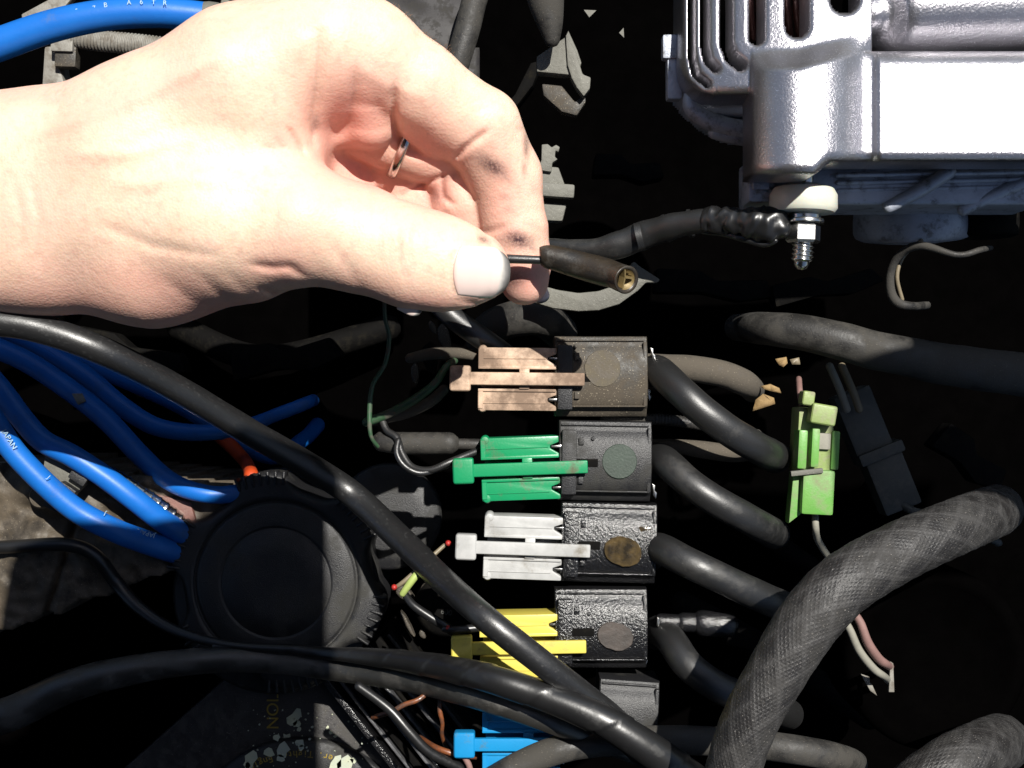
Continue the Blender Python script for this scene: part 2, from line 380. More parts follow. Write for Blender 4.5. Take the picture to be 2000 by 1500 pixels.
# right upper hose
hose('rubber_hose', [(1440, 640, -300, 26), (1468, 640, -190, 30), (1510, 643, -125, 33), (1570, 650, -95, 35), (1640, 666, -75, 37), (1700, 682, -70, 38), (1745, 692, -76, 38), (1790, 700, -90, 39), (1850, 712, -110, 41), (2060, 740, -150, 44)],
     M['rubber_dusty'], 'dusty black hose lying below the silver alternator on the right', 'hose', group=G, seg=28, wob=.04)
GE = 'black rubber elbows arching right of the connector row'
def elbow(pts, label, r=30):
    pts = [(*p, r) if len(p) == 3 else p for p in pts]
    hose('rubber_elbow', pts, M['rubber'], label, 'hose', group=GE, seg=28, wob=.03)
elbow([(1268, 725, -260), (1272, 722, -120), (1290, 728, -20), (1330, 765, 40), (1375, 805, 55), (1430, 845, 45), (1480, 875, 10), (1505, 888, -60), (1512, 892, -180), (1514, 893, -360)], 'topmost black rubber elbow arching beside the beige connector', 31)
elbow([(1275, 905, -260), (1280, 897, -120), (1300, 902, -25), (1345, 942, 20), (1400, 980, 30), (1455, 1010, 15), (1490, 1030, -30), (1507, 1040, -110), (1512, 1042, -300)], 'black rubber elbow arching beside the green connector', 30)
elbow([(1270, 1085, -260), (1272, 1075, -100), (1292, 1072, -10), (1350, 1102, 35), (1420, 1135, 30), (1480, 1163, 5), (1520, 1180, -40), (1545, 1190, -150), (1550, 1195, -300)], 'black rubber elbow arching beside the white connector with brown glue at its root', 30)
elbow([(1282, 1240, -260), (1288, 1232, -100), (1310, 1250, -20), (1345, 1300, 30), (1400, 1340, 40), (1450, 1362, 20), (1500, 1380, -40), (1540, 1395, -200)], 'lowest black rubber elbow vanishing under the braided hose', 30)
hose('cable_boot', [(1262, 712, -70, 22), (1300, 716, -60, 24), (1350, 720, -50, 26), (1410, 730, -50, 26), (1450, 746, -70, 26), (1466, 757, -120, 24), (1470, 762, -260, 24)], M['rubber_brown'], 'brown dusty rubber boot behind the topmost elbow', 'cable boot', seg=24)
hose('cable_boot', [(1268, 868, -120, 10), (1310, 870, -110, 13), (1370, 878, -105, 17), (1430, 886, -120, 17), (1462, 885, -190, 15), (1470, 885, -330, 15)], M['rubber_brown'], 'thin brown dusty cable behind the second elbow', 'cable boot', seg=20)
hose('cable', [(1180, 818, -60, 10), (1262, 818, -55, 11), (1320, 822, -60, 11), (1400, 835, -80, 11), (1480, 850, -160, 11)], M['rubber_dusty'], 'straight ribbed black cable between the beige and green connectors', 'cable', seg=16, mod=lambda s, th, r: r*(1+.06*np.sin(s*1.1)*np.ones_like(th)), step=1.5)

# cable to the alternator
def wr(s, th, r): return r*(1+.03*math.sin(s*.11)+.02*np.sin(3*th+s*.05))
ac = empty('alternator_cable', P(1200, 480, 40), 'taped black cable running behind the fingertip to the alternator stud', 'cable')
hose('cable_jacket', [(930, 500, -140, 18), (1010, 480, -60, 18), (1080, 484, -20, 18), (1150, 487, 5, 20), (1210, 478, 20, 27), (1262, 458, 35, 27), (1320, 440, 70, 25), (1392, 430, 110, 23)], M['rubber'], None, None, ac, seg=28, mod=wr)
def crumple(s, th, r):
    return r*(1+np.array([.30*noise.noise(Vector((s*.075, math.cos(t)*1.3+5, math.sin(t)*1.3))) for t in th])+.09*np.abs(np.sin(s*.16+th)))
hose('tape_wrap', [(1385, 431, 108, 25), (1420, 432, 125, 25), (1456, 434, 142, 25), (1486, 438, 150, 32), (1514, 440, 150, 32), (1530, 446, 140, 20), (1548, 444, 132, 8)], M['tape'], None, None, ac, seg=36, step=3, mod=crumple)
for a, b in (((1244, 464), (1256, 461)), ((1300, 447), (1306, 445)), ((1345, 437), (1352, 436))):
    hose('tape_ring', [(a[0], a[1], 42, 28.5), (b[0], b[1], 44, 28)], M['rubber'], None, None, ac, seg=28, step=2, caps=False)
hose('loose_wire', [(1375, 452, 100, 7), (1410, 455, 115, 8), (1450, 465, 135, 8), (1492, 478, 150, 6), (1515, 470, 160, 5)], M['tape'], None, None, ac, seg=12, mod=wr)
hose('loose_wire', [(1455, 452, 85, 5), (1468, 462, 88, 5), (1495, 468, 90, 5)], M['tape'], None, None, ac, seg=10)

# blue hoses
ZO = 0.0
GB = 'blue silicone hoses in the left of the bay'
bh = hose('blue_hose', [(-260, 200, 330, 34), (-120, 130, 335, 34), (0, 86, 340, 32), (105, 50, 345, 31), (210, 29, 345, 30), (315, 25, 340, 29), (412, 34, 330, 28)], M['blue'], 'bright blue silicone hose at the top left behind the wrist', 'hose', group=GB, seg=36, caps=False)
cl = []
cv, cf, _ = tube([(404, 33, 331, 30), (424, 37, 328, 31), (432, 38, 327, 28)], seg=32, step=4); mobj('hose_clamp', cv, cf, M['grey'], bh)
cv, cf = place(box(-8, 8, -28, 28, -20, 24, 3), 440, 30, 320, 12); mobj('clamp_tab', cv, cf, M['grey'], bh)
BP = dict(
 a=[(-90, 690, 215, 24), (-40, 780, 215, 24), (-5, 835, 212, 24), (30, 885, 208, 23), (88, 945, 200, 23), (150, 997, 190, 23), (220, 1034, 178, 23), (280, 1057, 150, 23), (345, 1078, 120, 23), (430, 1100, 60, 23)],
 b=[(-60, 690, 140, 22), (0, 760, 150, 22), (45, 820, 160, 22), (85, 862, 168, 22), (140, 890, 172, 22), (205, 932, 168, 22), (262, 975, 160, 22), (310, 1012, 145, 22), (360, 1045, 120, 22), (430, 1090, 60, 22)],
 c=[(-60, 660, 40, 21), (40, 700, 40, 21), (120, 750, 40, 21), (200, 812, 60, 21), (270, 885, 90, 20), (325, 935, 120, 19), (380, 960, 135, 18), (440, 966, 130, 17), (520, 950, 100, 17)],
 d=[(-60, 620, 0, 20), (60, 670, 0, 20), (160, 730, 0, 20), (240, 795, 0, 19), (310, 835, 0, 18), (400, 845, 0, 16), (480, 832, 5, 14), (545, 808, 20, 13), (592, 790, 12, 13), (606, 784, -10, 12), (612, 782, -90, 12)])
hb_a = hose('blue_hose', zl(BP['a']), M['blue'], 'blue hose printed JAPAN, lowest at the left edge', 'hose', group=GB, seg=30)
hose('blue_hose', zl(BP['b']), M['blue'], 'blue hose just above the one printed JAPAN, running to the black cap', 'hose', group=GB, seg=30)
hose('blue_hose', zl(BP['c']), M['blue'], 'shaded blue hose whose end lights up left of the cap', 'hose', group=GB, seg=26)
hose('blue_hose', zl(BP['d']), M['blue'], 'darkest blue hose, curving under the diagonal black hose', 'hose', group=GB, seg=26)
hose('blue_hose', [(20, 640, -320, 20), (200, 720, -340, 20), (350, 790, -360, 18), (520, 890, -480, 16), (590, 860, -600, 15), (620, 830, -700, 15)], M['blue'], 'thin blue hose deep in shade under the others', 'hose', group=GB, seg=20)
text('printing', 'JAPAN', 15, M['blue_text'], hb_a, 18, 858, ZL(209)+25, 57)
text('printing', 'J', 12, M['blue_text'], hb_a, 95, 932, ZL(201)+26, 45)
text('printing', 'J', 12, M['blue_text'], hb_a, 205, 1003, ZL(180)+25, 205)
text('printing', 'JAPAN', 13, M['blue_text'], hb_a, 285, 1041, ZL(149)+27, 198)
for ch, x, y, rt in (('5', 150, 22, -14), ('-', 168, 18, -12), ('7', 184, 16, -10), ('.', 194, 14, -8), ('B', 206, 10, -6), ('A', 252, 5, -3), ('6', 276, 4, -2), ('T', 300, 4, 1), ('R', 322, 6, 3)):
    text('printing', ch, 13, M['blue_text'], bh, x, y, 343+27, rt)
hose('red_cable', [(400, 828, -520, 13), (425, 848, -440, 14), (450, 870, -400, 14), (478, 900, -320, 13), (488, 918, -140, 13), (492, 934, -90, 15), (500, 960, -140, 15)], M['orange'], 'orange-red cable sleeve ending beside the black cap', 'cable', seg=20)

# ------------------------------------------------------------------ engine casting, lower left
def cz(px, py):
    z = -45+22*n2(px, py, .012)+9*n2(px, py, .04, 2)-.12*(px-100)
    z -= 25*math.exp(-((px-150+.3*(py-1000))/6)**2) if py > 1010 else 0
    z += 35*math.exp(-(((px-82)/42)**2+((py-955)/35)**2)**2)
    return z
ins = lambda x, y: not (x > 110 and y < 900+.1*x) and x+.6*y < 1130 and (x-40)*.9+(y-905) > -40 or (x < 40 and 905 < y < 960)
V, F = field(-120, 460, 905, 1420, 5, cz, 400, lambda x, y: ins(x, y) and y < 1235-.35*x+12*n2(x, y, .03))
eb = tag(mobj('engine_casting', V, F, M['cast']), 'dirty brown cast metal engine block at the lower left', 'engine block')
br = empty('hose_bracket', P(130, 930, -60), 'grimy steel clip bracket under the two lit blue hoses', 'bracket')
V, F = place(poly([(-40, -48), (-5, -25), (45, -10), (35, 22), (18, 40), (-10, 28), (-48, 0)], -20, 0, 3), 130, 925, -4, 0); mobj('plate', V, F, M['grey'], br, sharp=40)
for x, y, rt in ((182, 905, 33), (160, 932, 33), (138, 955, 33), (112, 985, 25)):
    V, F = place(box(-18, 18, -9, 9, 0, 26, 3), x, y, -8, rt); mobj('clip_tab', V, F, M['plastic'], br, sharp=40)
V, F = place(lathe([(22, 0), (24, 20), (20, 28), (0.5, 30)], 24), 88, 968, -18); mobj('bolt_head', V, F, M['cast'], eb, sharp=40)
hose('steel_pipe', [(170, 905, -60, 14), (230, 935, -45, 15), (275, 965, -45, 16), (320, 995, -60, 16), (370, 1030, -90, 16)], M['steel'], 'short ribbed steel pipe beside the blue hose left of the cap', 'pipe', seg=20, step=2, mod=lambda s, th, r: r*(1+.08*(np.sin(s*.35) > .6)*np.ones_like(th)))
V, F = place(poly([(-45, -22), (28, -30), (50, 0), (20, 34), (-30, 10)], -30, 0, 3), 335, 1000, -70, 20)
tag(mobj('bracket', V, F, mat('rusty_steel', (.16, .07, .055), .6, bump=.5, dust=(.25, .2, .17), dust_amt=.2), sharp=40), 'reddish rusty bracket left of the black cap', 'bracket')
V, F = place(poly([(-14, -8), (6, -12), (16, 2), (2, 12)], -4, 0, 1), 152, 779, -150, 10); tag(mobj('dry_leaf', V, F, M['pale']), 'small pale chip lying between the blue hoses', 'debris')
V, F = field(-200, 30, 905, 1010, 6, lambda x, y: -80+10*n2(x, y, .03), 60); tag(mobj('metal_flange', V, F, M['pale']), 'pale dusty flange at the left edge below the blue hose', 'flange')

# ------------------------------------------------------------------ the black filler cap
cc = (540, 1137, -50)
cap = empty('filler_cap', P(*cc), 'large round black oil filler cap with ridged grip lobes', 'filler cap')
NL = 6
def lobe(a):
    t = math.cos(NL*(a-math.radians(-21)))
    return 200+16*math.tanh(2.0*(t+.1))
n = 240; prof = [(1.0, -150, 0), (1.0, -40, 0), (1.0, -14, 0), (.985, -5, 0), (.955, 1, 0), (.90, 4, .35), (.82, 6, .9), (.775, 6, 1)]
V = []; F = []
for fr, h, circ in prof:
    for j in range(n):
        a = 2*math.pi*j/n; L_ = lobe(a)
        r = fr*L_*(1-circ)+fr*208*circ
        V.append(Vector((r*math.cos(a), r*math.sin(a), h)))
for r, h in ((161, 5), (159.5, 1.5), (156, 1.5), (154.5, 6), (150, 8), (112, 9.5), (109.5, 9), (108, 6.5), (105.5, 6.5), (104, 8), (60, 8.5), (2, 9)):
    for j in range(n):
        a = 2*math.pi*j/n; V.append(Vector((r*math.cos(a), r*math.sin(a), h)))
rows = len(V)//n
for i in range(rows-1):
    for j in range(n): a = i*n+j; b = i*n+(j+1) % n; F.append([a, b, b+n, a+n])
F.append([(rows-1)*n+j for j in range(n)])
V2, F2 = place((V, F), *cc); mobj('cap_body', V2, F2, M['plastic'], cap)
for L0 in range(NL):
    ca = math.radians(-21)+L0*2*math.pi/NL
    for q in range(7):
        a = ca+math.radians(-13+q*4.3)
        r0 = 216
        part = box(-24, 3, -2.6, 2.6, -34, 5.5, 1.6, 1)
        vv = [Matrix.Rotation(a, 3, 'Z') @ (Vector(v)+Vector((r0-2, 0, 0))) for v in part[0]]
        V, F = place((vv, part[1]), *cc); mobj('grip_ridge', V, F, M['plastic'], cap)
V, F = place(lathe([(192, -260), (197, 40), (188, 48), (10, 48)], 72), 545, 1149, -140); mobj('neck', V, F, M['plastic'], cap)

# ------------------------------------------------------------------ dark label panel and ribbed cover, bottom
fp = empty('cover_panel', P(540, 1430, -140), 'flat black cover printed CAUTION in yellow with peeling specks', 'cover')
V, F = place(poly([(-60, -110), (60, -110), (270, 130), (-330, 130)], -60, 0, 3), 540, 1400, -150)
mobj('plate', V, F, mat('satin_black_cover', (.026, .024, .024), .42, bump=.35, dust=(.04, .037, .033), dust_amt=.3, speck=(.2, .18, .15), speck_amt=.25), fp, sharp=30)
for ch, y in (('C', 1286), ('A', 1303), ('U', 1319), ('T', 1336), ('I', 1350), ('O', 1362)): pass
text('lettering', 'CAUTION', 33, M['gold'], fp, 531, 1350, -148, 90)
V, F = place(lathe([(230, -20), (230, 14), (222, 20), (150, 22), (146, 18), (4, 18)], 96), 590, 1668, -150); mobj('round_boss', V, F, M['plastic'], fp)
msg = 'Filter. Tighten Engine Oil by Hand.'
for i, ch in enumerate(msg):
    if ch == ' ': continue
    a = math.radians(62+i*2.9); k = (H-31)/H
    x = 590+196*math.cos(a)*1.0; y = 1668-196*math.sin(a)
    text('lettering', ch, 19, M['gold'], fp, x, y, -126.5, 180-(math.degrees(a)-90))
parts = []
rf = random.Random(8)
for (x, y, r) in [(575, 1402, 11), (580, 1414, 7), (584, 1424, 5), (540, 1441, 6), (560, 1440, 8), (597, 1405, 2), (610, 1420, 2.5), (605, 1444, 2.5), (586, 1452, 8), (588, 1460, 6), (525, 1468, 10), (553, 1466, 12), (548, 1480, 8), (488, 1487, 13), (484, 1496, 7), (655, 1490, 12), (675, 1492, 13), (690, 1484, 6), (640, 1420, 3), (646, 1430, 4), (655, 1438, 3)]+[(rf.uniform(480, 720), rf.uniform(1385, 1500), rf.uniform(.8, 2)) for _ in range(50)]:
    m = 9; pp = [(r*(.55+.8*rf.random())*math.cos(t*6.283/m), r*(.55+.8*rf.random())*math.sin(t*6.283/m)*(1.5 if r > 10 else 1)) for t in range(m)]
    parts.append(place(poly(pp, 0, 1.5, 0), x, y, -127.5 if y > 1440 else -149, 30))
V, F = merge(parts); o = mobj('paint_flakes', V, F, M['flake'], fp, smooth=False); o['kind'] = 'stuff'
rib = empty('ribbed_cover', P(740, 1430, -90), 'black ribbed plastic trough running diagonally below the grey hose', 'cover')
u = Vector((.62, .785)); nn = Vector((.785, -.62))
for i, (o_, wd, z, mt, ln) in enumerate(((0, 12, 34, 'plastic_wet', 330), (22, 5, 10, 'pale_edge', 330), (38, 13, 4, 'deep2', 330), (56, 5, 24, 'pale_edge', 320), (68, 6, 2, 'plastic_wet', 310), (84, 5, 18, 'pale_edge', 310), (98, 7, -4, 'deep2', 300), (114, 6, 12, 'pale_edge', 290), (134, 8, -8, 'deep2', 280), (152, 7, 8, 'plastic', 270))):
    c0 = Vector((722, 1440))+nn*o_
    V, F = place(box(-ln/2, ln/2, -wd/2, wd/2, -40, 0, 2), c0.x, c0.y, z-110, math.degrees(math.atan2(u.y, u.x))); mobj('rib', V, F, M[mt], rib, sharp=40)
V, F = place(box(-170, 170, -90, 90, -60, -30, 4), 800, 1400, -110, 52); mobj('base', V, F, M['deep2'], rib)

ZO = 230.0
# ------------------------------------------------------------------ connector row
def plug(name, cx, cy, rot, m, label):
    root = empty(name, P(cx, cy, 0), label, 'connector', 'coloured plug connectors in a row')
    k = 1.0
    def put(nm, part, z=0, mm=m, par=root, **kw):
        V, F = place(part, cx, cy, 0, rot); V = [v+Vector((0, 0, z)) for v in V]
        return mobj(nm, V, F, mm, par, sharp=35)
    for sgn in (-1, 1):
        y0, y1 = (-61, -19) if sgn < 0 else (19, 62)
        ym = (y0+y1)/2
        pts = [(-76, y0), (77, y0), (77, ym-9), (60, ym-3), (60, ym+3), (77, ym+13), (77, y1), (-76, y1)]
        sh = put('shell', poly(pts, -70, 0, 2.5, 2))
        # thin raised rim next to the lever, knob at the outer left corner, steel pin in the notch
        put('rim', box(-76, 76, (-25 if sgn < 0 else 19), (-19 if sgn < 0 else 25), -10, 4, 1.5), par=sh)
        ky = y0-3 if sgn < 0 else y1+2
        V, F = place(lathe([(9, -50), (9, -2), (7, 1), (.5, 2)], 16), cx, cy, 0, rot); off = Matrix.Rotation(math.radians(-rot), 3, 'Z') @ Vector((-67, -(ky-7*sgn), 0))*((H-ZO)/H); V = [v+off for v in V]
        mobj('knob', V, F, m, sh, sharp=40)
        put('pin', box(62, 84, ym-2.5, ym+2.5, -9, -3, 1), mm=M['steel'])
        put('moulded_line', box(-70, 56, ym-1.2 if sgn < 0 else ym+6, ym+1.2 if sgn < 0 else ym+8, -4, 1.6, .6, 1), par=sh)
        put('end_stop', box(-76, -66, y0+3, y1-3, -6, 3, 1.2, 1), par=sh)
    put('core', box(-70, 74, -18, 18, -70, -34, 2))
    put('cross_link', box(4, 24, -20, 20, -30, 8, 2))
    lv = put('lever', box(-92, 131, -12.5, 12.5, 8, 20, 3.0, 3))
    put('lever_head', box(-131, -90, -25, 25, -6, 24, 6, 3), par=lv)
    return root
def housing(cx, cy, rot, m, mbar, sticker, label, w=(74, 256), sx=165, sy=-12, sr=35, off=0):
    root = empty('black_housing', P(cx+165, cy, 0), label, 'housing', 'black housings in a row')
    def put(nm, part, mm=m, par=root, smooth=35):
        V, F = place(part, cx, cy, 0, rot); return mobj(nm, V, F, mm, par, sharp=smooth)
    V = []; F = []
    # extruded profile along x, y across: z(y)
    prof = [(-82, -120), (-82, -26), (-80, -20), (-76, -18), (-66, -17), (-60, -14), (-54, -9), (-44, -5.5), (-30, -2.5), (-14, -1), (2, -.6), (18, -1.6), (34, -4), (50, -8), (58, -14), (62, -22), (68, -26), (72, -28), (76, -33), (77, -120)]
    xs = [w[0], w[0]+2.5]+list(np.linspace(w[0]+6, w[1]-6, 14))+[w[1]-2, w[1]]
    for i, x in enumerate(xs):
        d = 0 if 0 < i < len(xs)-1 else 3
        for y, z in prof: V.append(Vector((x, -(y*(1-.0*d)), z-d+1.0*n2(x, y, .03, cy))))
    q = len(prof)
    for i in range(len(xs)-1):
        for j in range(q-1): F.append([i*q+j, i*q+j+1, (i+1)*q+j+1, (i+1)*q+j])
    F.append([j for j in range(q)][::-1]); F.append([(len(xs)-1)*q+j for j in range(q)])
    b = put('block', (V, F))
    put('edge_rib', box(w[0]+4, w[1]-6, -76, -72, -40, -13, 1.5), par=b); put('edge_rib', box(w[0]+34, w[1]-4, 54, 57, -40, -5.5, 1.2), par=b)
    put('end_lip', box(w[1]-9, w[1]-2, -70, 56, -60, -4.5, 2), par=b)
    put('moulding_dot', poly([(sx-52+4*math.cos(t*.785), sy-44+4*math.sin(t*.785)) for t in range(8)], -12, -.5, .6, 1), par=b)
    for yy in (-42, 34): put('side_rib', box(112, 122, yy-7, yy+7, -12, 1.2, 1.5), par=b)
    put('end_bar', box(79, 108, -64, 62, -30, 5, 3, 2), mm=mbar)
    put('key_slot', box(108, 150, -8, 8, -8, 0, 1), mm=M['deep2'])
    if sticker:
        rr = random.Random(int(cy)); nn_ = 28; irregular = sticker in ('st_gold', 'st_pink')
        pts = []
        for j in range(nn_):
            a = 2*math.pi*j/nn_; r = sr*(1+(.14*math.sin(2*a+1)+.06*rr.random() if irregular else 0))
            if sticker == 'st_brown' and 2.2 < a < 3.6: r *= .93+.05*rr.random()
            pts.append((sx+r*math.cos(a), sy+r*math.sin(a)))
        put('disc', poly(pts, -10, 2.5 if irregular else 0.2, 1.0, 1), mm=M[sticker])
    return root
plug('plug_connector', 1010, 740, 0.6, M['c_beige'], 'beige pink plug connector with lever, dirty, topmost of the row')
plug('plug_connector', 1016, 915, -2, M['c_green'], 'bright green plug connector with lever')
plug('plug_connector', 1021, 1070, 2, M['c_white'], 'off-white plug connector with lever between green and yellow')
plug('plug_connector', 1013, 1262, -1, M['c_yellow'], 'yellow plug connector crossed by the long black hose')
plug('plug_connector', 1018, 1450, 0, M['c_blue'], 'sky blue plug connector at the bottom edge')
housing(1010, 738, 0, M['plastic_dusty'], M['plastic'], 'st_brown', 'dusty brown-black housing with round brown disc behind the beige plug', sr=36, sx=166, sy=-18)
housing(1018, 902, 1, M['plastic'], M['plastic'], 'st_green', 'clean black housing with round greenish disc behind the green plug', sr=34, sx=192, sy=-4)
housing(1022, 1062, 1.5, M['plastic_wet'], M['plastic_wet'], 'st_gold', 'oily black housing with brown glue blob behind the white plug', w=(74, 262), sx=195, sy=10, sr=32)
housing(1010, 1235, 0, M['plastic_wet'], M['plastic_wet'], 'st_pink', 'oily black housing with pale brown disc behind the yellow plug', sx=192, sy=8, sr=30)
housing(1018, 1400, 4, M['plastic'], M['plastic_wet'], None, 'rough black housing half hidden behind the hoses at the bottom', w=(150, 268))
V, F = place(poly([(-16, -30), (8, -34), (22, -10), (14, 8), (22, 26), (4, 34), (-6, 10)], -6, 4, 3), 1258, 1060, -6, 10); tag(mobj('glue_blob', V, F, M['st_gold']), 'shiny brown glue at the root of the third elbow', 'glue')
rn = random.Random(3)
for (x, y, s) in ((1275, 690, 9), (1268, 770, 8), (1278, 958, 10), (1262, 1285, 8), (1285, 1215, 7)):
    V, F = place(poly([(-s*.3, -s*1.4), (s*.3, -s), (s*.1, 0), (s*.5, s*.5), (s*.2, s*1.6), (-s*.3, s)], -12, 0, 1), x, y, -22, rn.uniform(-20, 20))
    tag(mobj('metal_clip', V, F, M['steel']), 'tiny steel clip at the '+{690: 'upper right corner of the dusty brown-black housing', 770: 'lower right corner of the dusty brown-black housing', 958: 'right end of the housing behind the green plug', 1285: 'root of the lowest elbow, lower one', 1215: 'root of the lowest elbow, upper one'}[y], 'clip', 'tiny steel clips at the right ends of the housings')
vc = empty('vacuum_nipple', P(1360, 1225, -40), 'black stepped plastic nipple right of the yellow connector housing', 'fitting')
for x0, x1, r in ((1290, 1332, 15), (1334, 1369, 19), (1371, 1420, 26)):
    V, F, UVq = tube([(x0, 1213+.05*(x0-1290), -40, r), (x1, 1213+.05*(x1-1290), -40, r)], seg=28, step=8); mobj('stepped_ring', V, F, M['plastic_wet'], vc)

# ------------------------------------------------------------------ harness wires left of the row
def wire(pts, m, label, seg=12, **kw): return hose('wire', pts, m, label, 'wire', seg=seg, **kw)
wire([(750, 560, 40, 4), (752, 620, 20, 4), (760, 660, 10, 4.5), (752, 710, 0, 4.5), (728, 752, -5, 4.5), (722, 800, -5, 5), (724, 850, -5, 4), (738, 872, -20, 4)], M['green_wire'], 'thin dark green wire hanging down below the thumb')
wire([(715, 825, -60, 9), (760, 808, -50, 9), (810, 780, -35, 9), (850, 748, -25, 8), (872, 715, -30, 7), (888, 705, -60, 7)], M['green_wire'], 'green wire curving up to the beige connector')
wire([(722, 822, -70, 11), (790, 808, -70, 11), (840, 785, -60, 11), (868, 760, -60, 10)], M['rubber_brown'], 'brown dusty wire beside the green wire')
wire([(745, 815, -60, 7), (755, 840, -50, 7), (775, 855, -40, 7), (785, 885, -30, 7), (805, 912, -20, 7), (840, 918, -10, 7), (880, 902, -10, 7), (930, 882, -30, 7)], M['rubber'], 'black wire looping below the corrugated sleeve to the green connector')
wire([(778, 860, -20, 6), (775, 885, -10, 6), (790, 910, -5, 6), (820, 924, -5, 6), (860, 915, -20, 6), (915, 895, -40, 6)], M['rubber_gloss'], 'glossy black wire with the tightest loop beside the green connector')
hose('wire_sleeve', [(745, 862, -70, 20), (790, 866, -60, 22), (878, 866, -50, 22)], M['rubber_dusty'], 'thick grey-black wire sleeve left of the green connector', 'sleeve', seg=28)
hose('wire_sleeve', [(870, 867, -55, 11), (935, 868, -55, 11)], M['rubber_dusty'], 'thinner end of the wire sleeve entering the green connector', 'sleeve', seg=18)
wire([(800, 700, -90, 10), (850, 690, -80, 12), (900, 690, -60, 12), (932, 696, -60, 10)], M['rubber_brown'], 'dusty grey wire entering the beige connector')
hose('rubber_hose', [(830, 560, -40, 22), (866, 602, -30, 22), (900, 632, -30, 22), (940, 660, -40, 22), (985, 692, -75, 22), (1010, 712, -130, 22)], M['rubber'], 'short black hose running from under the thumb to the beige connector', 'hose', group=G, seg=26)
text('printing', '2', 14, M['grey_print'], bpy.data.objects[-1] if False else C.objects[-1], 905, 640, -7, 40)
hose('rubber_elbow', [(940, 668, -260, 30), (960, 640, -190, 34), (1010, 622, -150, 36), (1060, 622, -150, 36), (1095, 650, -230, 34)], M['rubber_dusty'], 'dusty black elbow in the shade above the beige connector', 'hose', seg=26)
wire([(868, 1065, -40, 4), (840, 1090, -30, 4.5), (790, 1135, -20, 4.5), (768, 1150, -30, 4)], M['tan_wire'], 'thin tan wire left of the white connector')
wire([(826, 1108, -10, 7), (806, 1132, -5, 7.5), (786, 1160, -10, 6.5)], M['lime'], 'short lime green wire beside the black cap')
wire([(788, 1155, -20, 7), (805, 1180, -5, 8), (840, 1205, 0, 9), (872, 1225, 0, 9), (890, 1240, -20, 9)], M['tape'], 'oily black wire running down to the yellow connector')
wire([(868, 1228, 5, 7), (890, 1230, 8, 8), (935, 1226, 0, 8)], M['tape'], 'short oily wire entering the yellow connector')
for x, y, z in ((770, 1147, -20), (875, 1227, 8), (875.5, 1061, -32)):
    V, F = place(lathe([(5, -5), (6, 0), (4, 5), (.4, 6)], 12), x, y, z); tag(mobj('wire_mark', V, F, M['red']), 'small red mark '+{770: 'beside the lime green wire', 875: 'on the oily wire entering the yellow connector', 875.5: 'at the tip of the tan wire'}[x], 'marking', 'small red dots on the wires')
wire([(728, 1402, -60, 4.5), (742, 1397, -40, 5), (765, 1390, -34, 5), (790, 1376, -30, 5), (818, 1366, -30, 5), (850, 1340, -50, 5), (880, 1320, -90, 5)], M['copper_wire'], 'copper coloured wire across the ribbed trough')
wire([(850, 1335, -60, 4), (858, 1362, -40, 4), (859, 1388, -36, 5), (864, 1412, -40, 4), (864, 1440, -60, 4), (880, 1480, -120, 4)], M['copper_wire'], 'short brown wire hanging below the grey hose')
wire([(700, 1340, 0, 9), (760, 1385, 10, 10), (800, 1430, 15, 10), (840, 1470, 10, 10), (900, 1500, -10, 10)], M['tape'], 'oily black wire lying along the ribbed trough')
wire([(820, 1440, -80, 5), (848, 1458, -24, 5.5), (872, 1468, -10, 6), (896, 1474, -14, 6), (930, 1478, -40, 6)], M['copper_wire'], 'orange-brown wire end entering the blue connector')
wire([(905, 1476, 5, 6), (915, 1492, 5, 6), (922, 1520, 0, 6)], M['pink_wire'], 'pale wire hanging from the blue connector head')
ZO = 0.0
V, F = place(lathe([(104, -40), (104, -4), (98, 2), (60, 5), (.5, 6)], 64), 758, 1010, -200)
tag(mobj('dark_disc', V, F, M['plastic']), 'round dusty black cover between the cap and the connectors', 'cover')
bt = tag(mobj('rubber_boot', *place(lathe([(62, -60), (58, -10), (46, 4), (.5, 8)], 40), 868, 1188, -70), M['rubber_dusty'] if False else M['deep2']), 'round dark rubber boot with faint digits left of the yellow connector', 'rubber boot')
text('printing', '600', 15, M['grey_print'], bt, 872, 1196, -62.5, 12)
LP = {(790, 1160): 'just below the lime green wire', (735, 1255): 'at the lower right rim of the black cap', (770, 1285): 'above the end of the taped harness', (842, 1145): 'under the diagonal hose above the round boot', (700, 1225): 'hidden behind the grip ridges of the cap', (825, 1240): 'small, left of the yellow lever head', (840, 700): 'left of the dusty wire entering the beige connector', (868, 660): 'beside the short hose under the thumb', (845, 640): 'highest, just below the thumb', (810, 730): 'upright above the green wire', (795, 1220): 'thin, left of the oily wire'}
for (x, y, a, l, w_) in ((790, 1160, 30, 22, 12), (735, 1255, 40, 50, 13), (770, 1285, 38, 40, 14), (842, 1145, -35, 26, 12), (700, 1225, 60, 30, 10), (825, 1240, 55, 10, 6), (840, 700, 80, 34, 16), (868, 660, 70, 30, 12), (845, 640, 60, 16, 6), (810, 730, 85, 22, 8), (795, 1220, 60, 30, 5)):
    pp = [(-l, -w_*.4), (-l*.5, -w_), (l*.3, -w_*.8), (l, -w_*.2), (l*.7, w_*.6), (0, w_), (-l*.7, w_*.7)]
    V, F = place(poly(pp, -25, 0, 4, 2), x, y, -95, a); tag(mobj('casting_lug', V, F, M['deep2'] if l > 30 else M['plastic_dusty']), 'oily black lump of metal '+LP[(x, y)], 'casting lug', 'oily black lumps between the wires')

ZO = 230.0
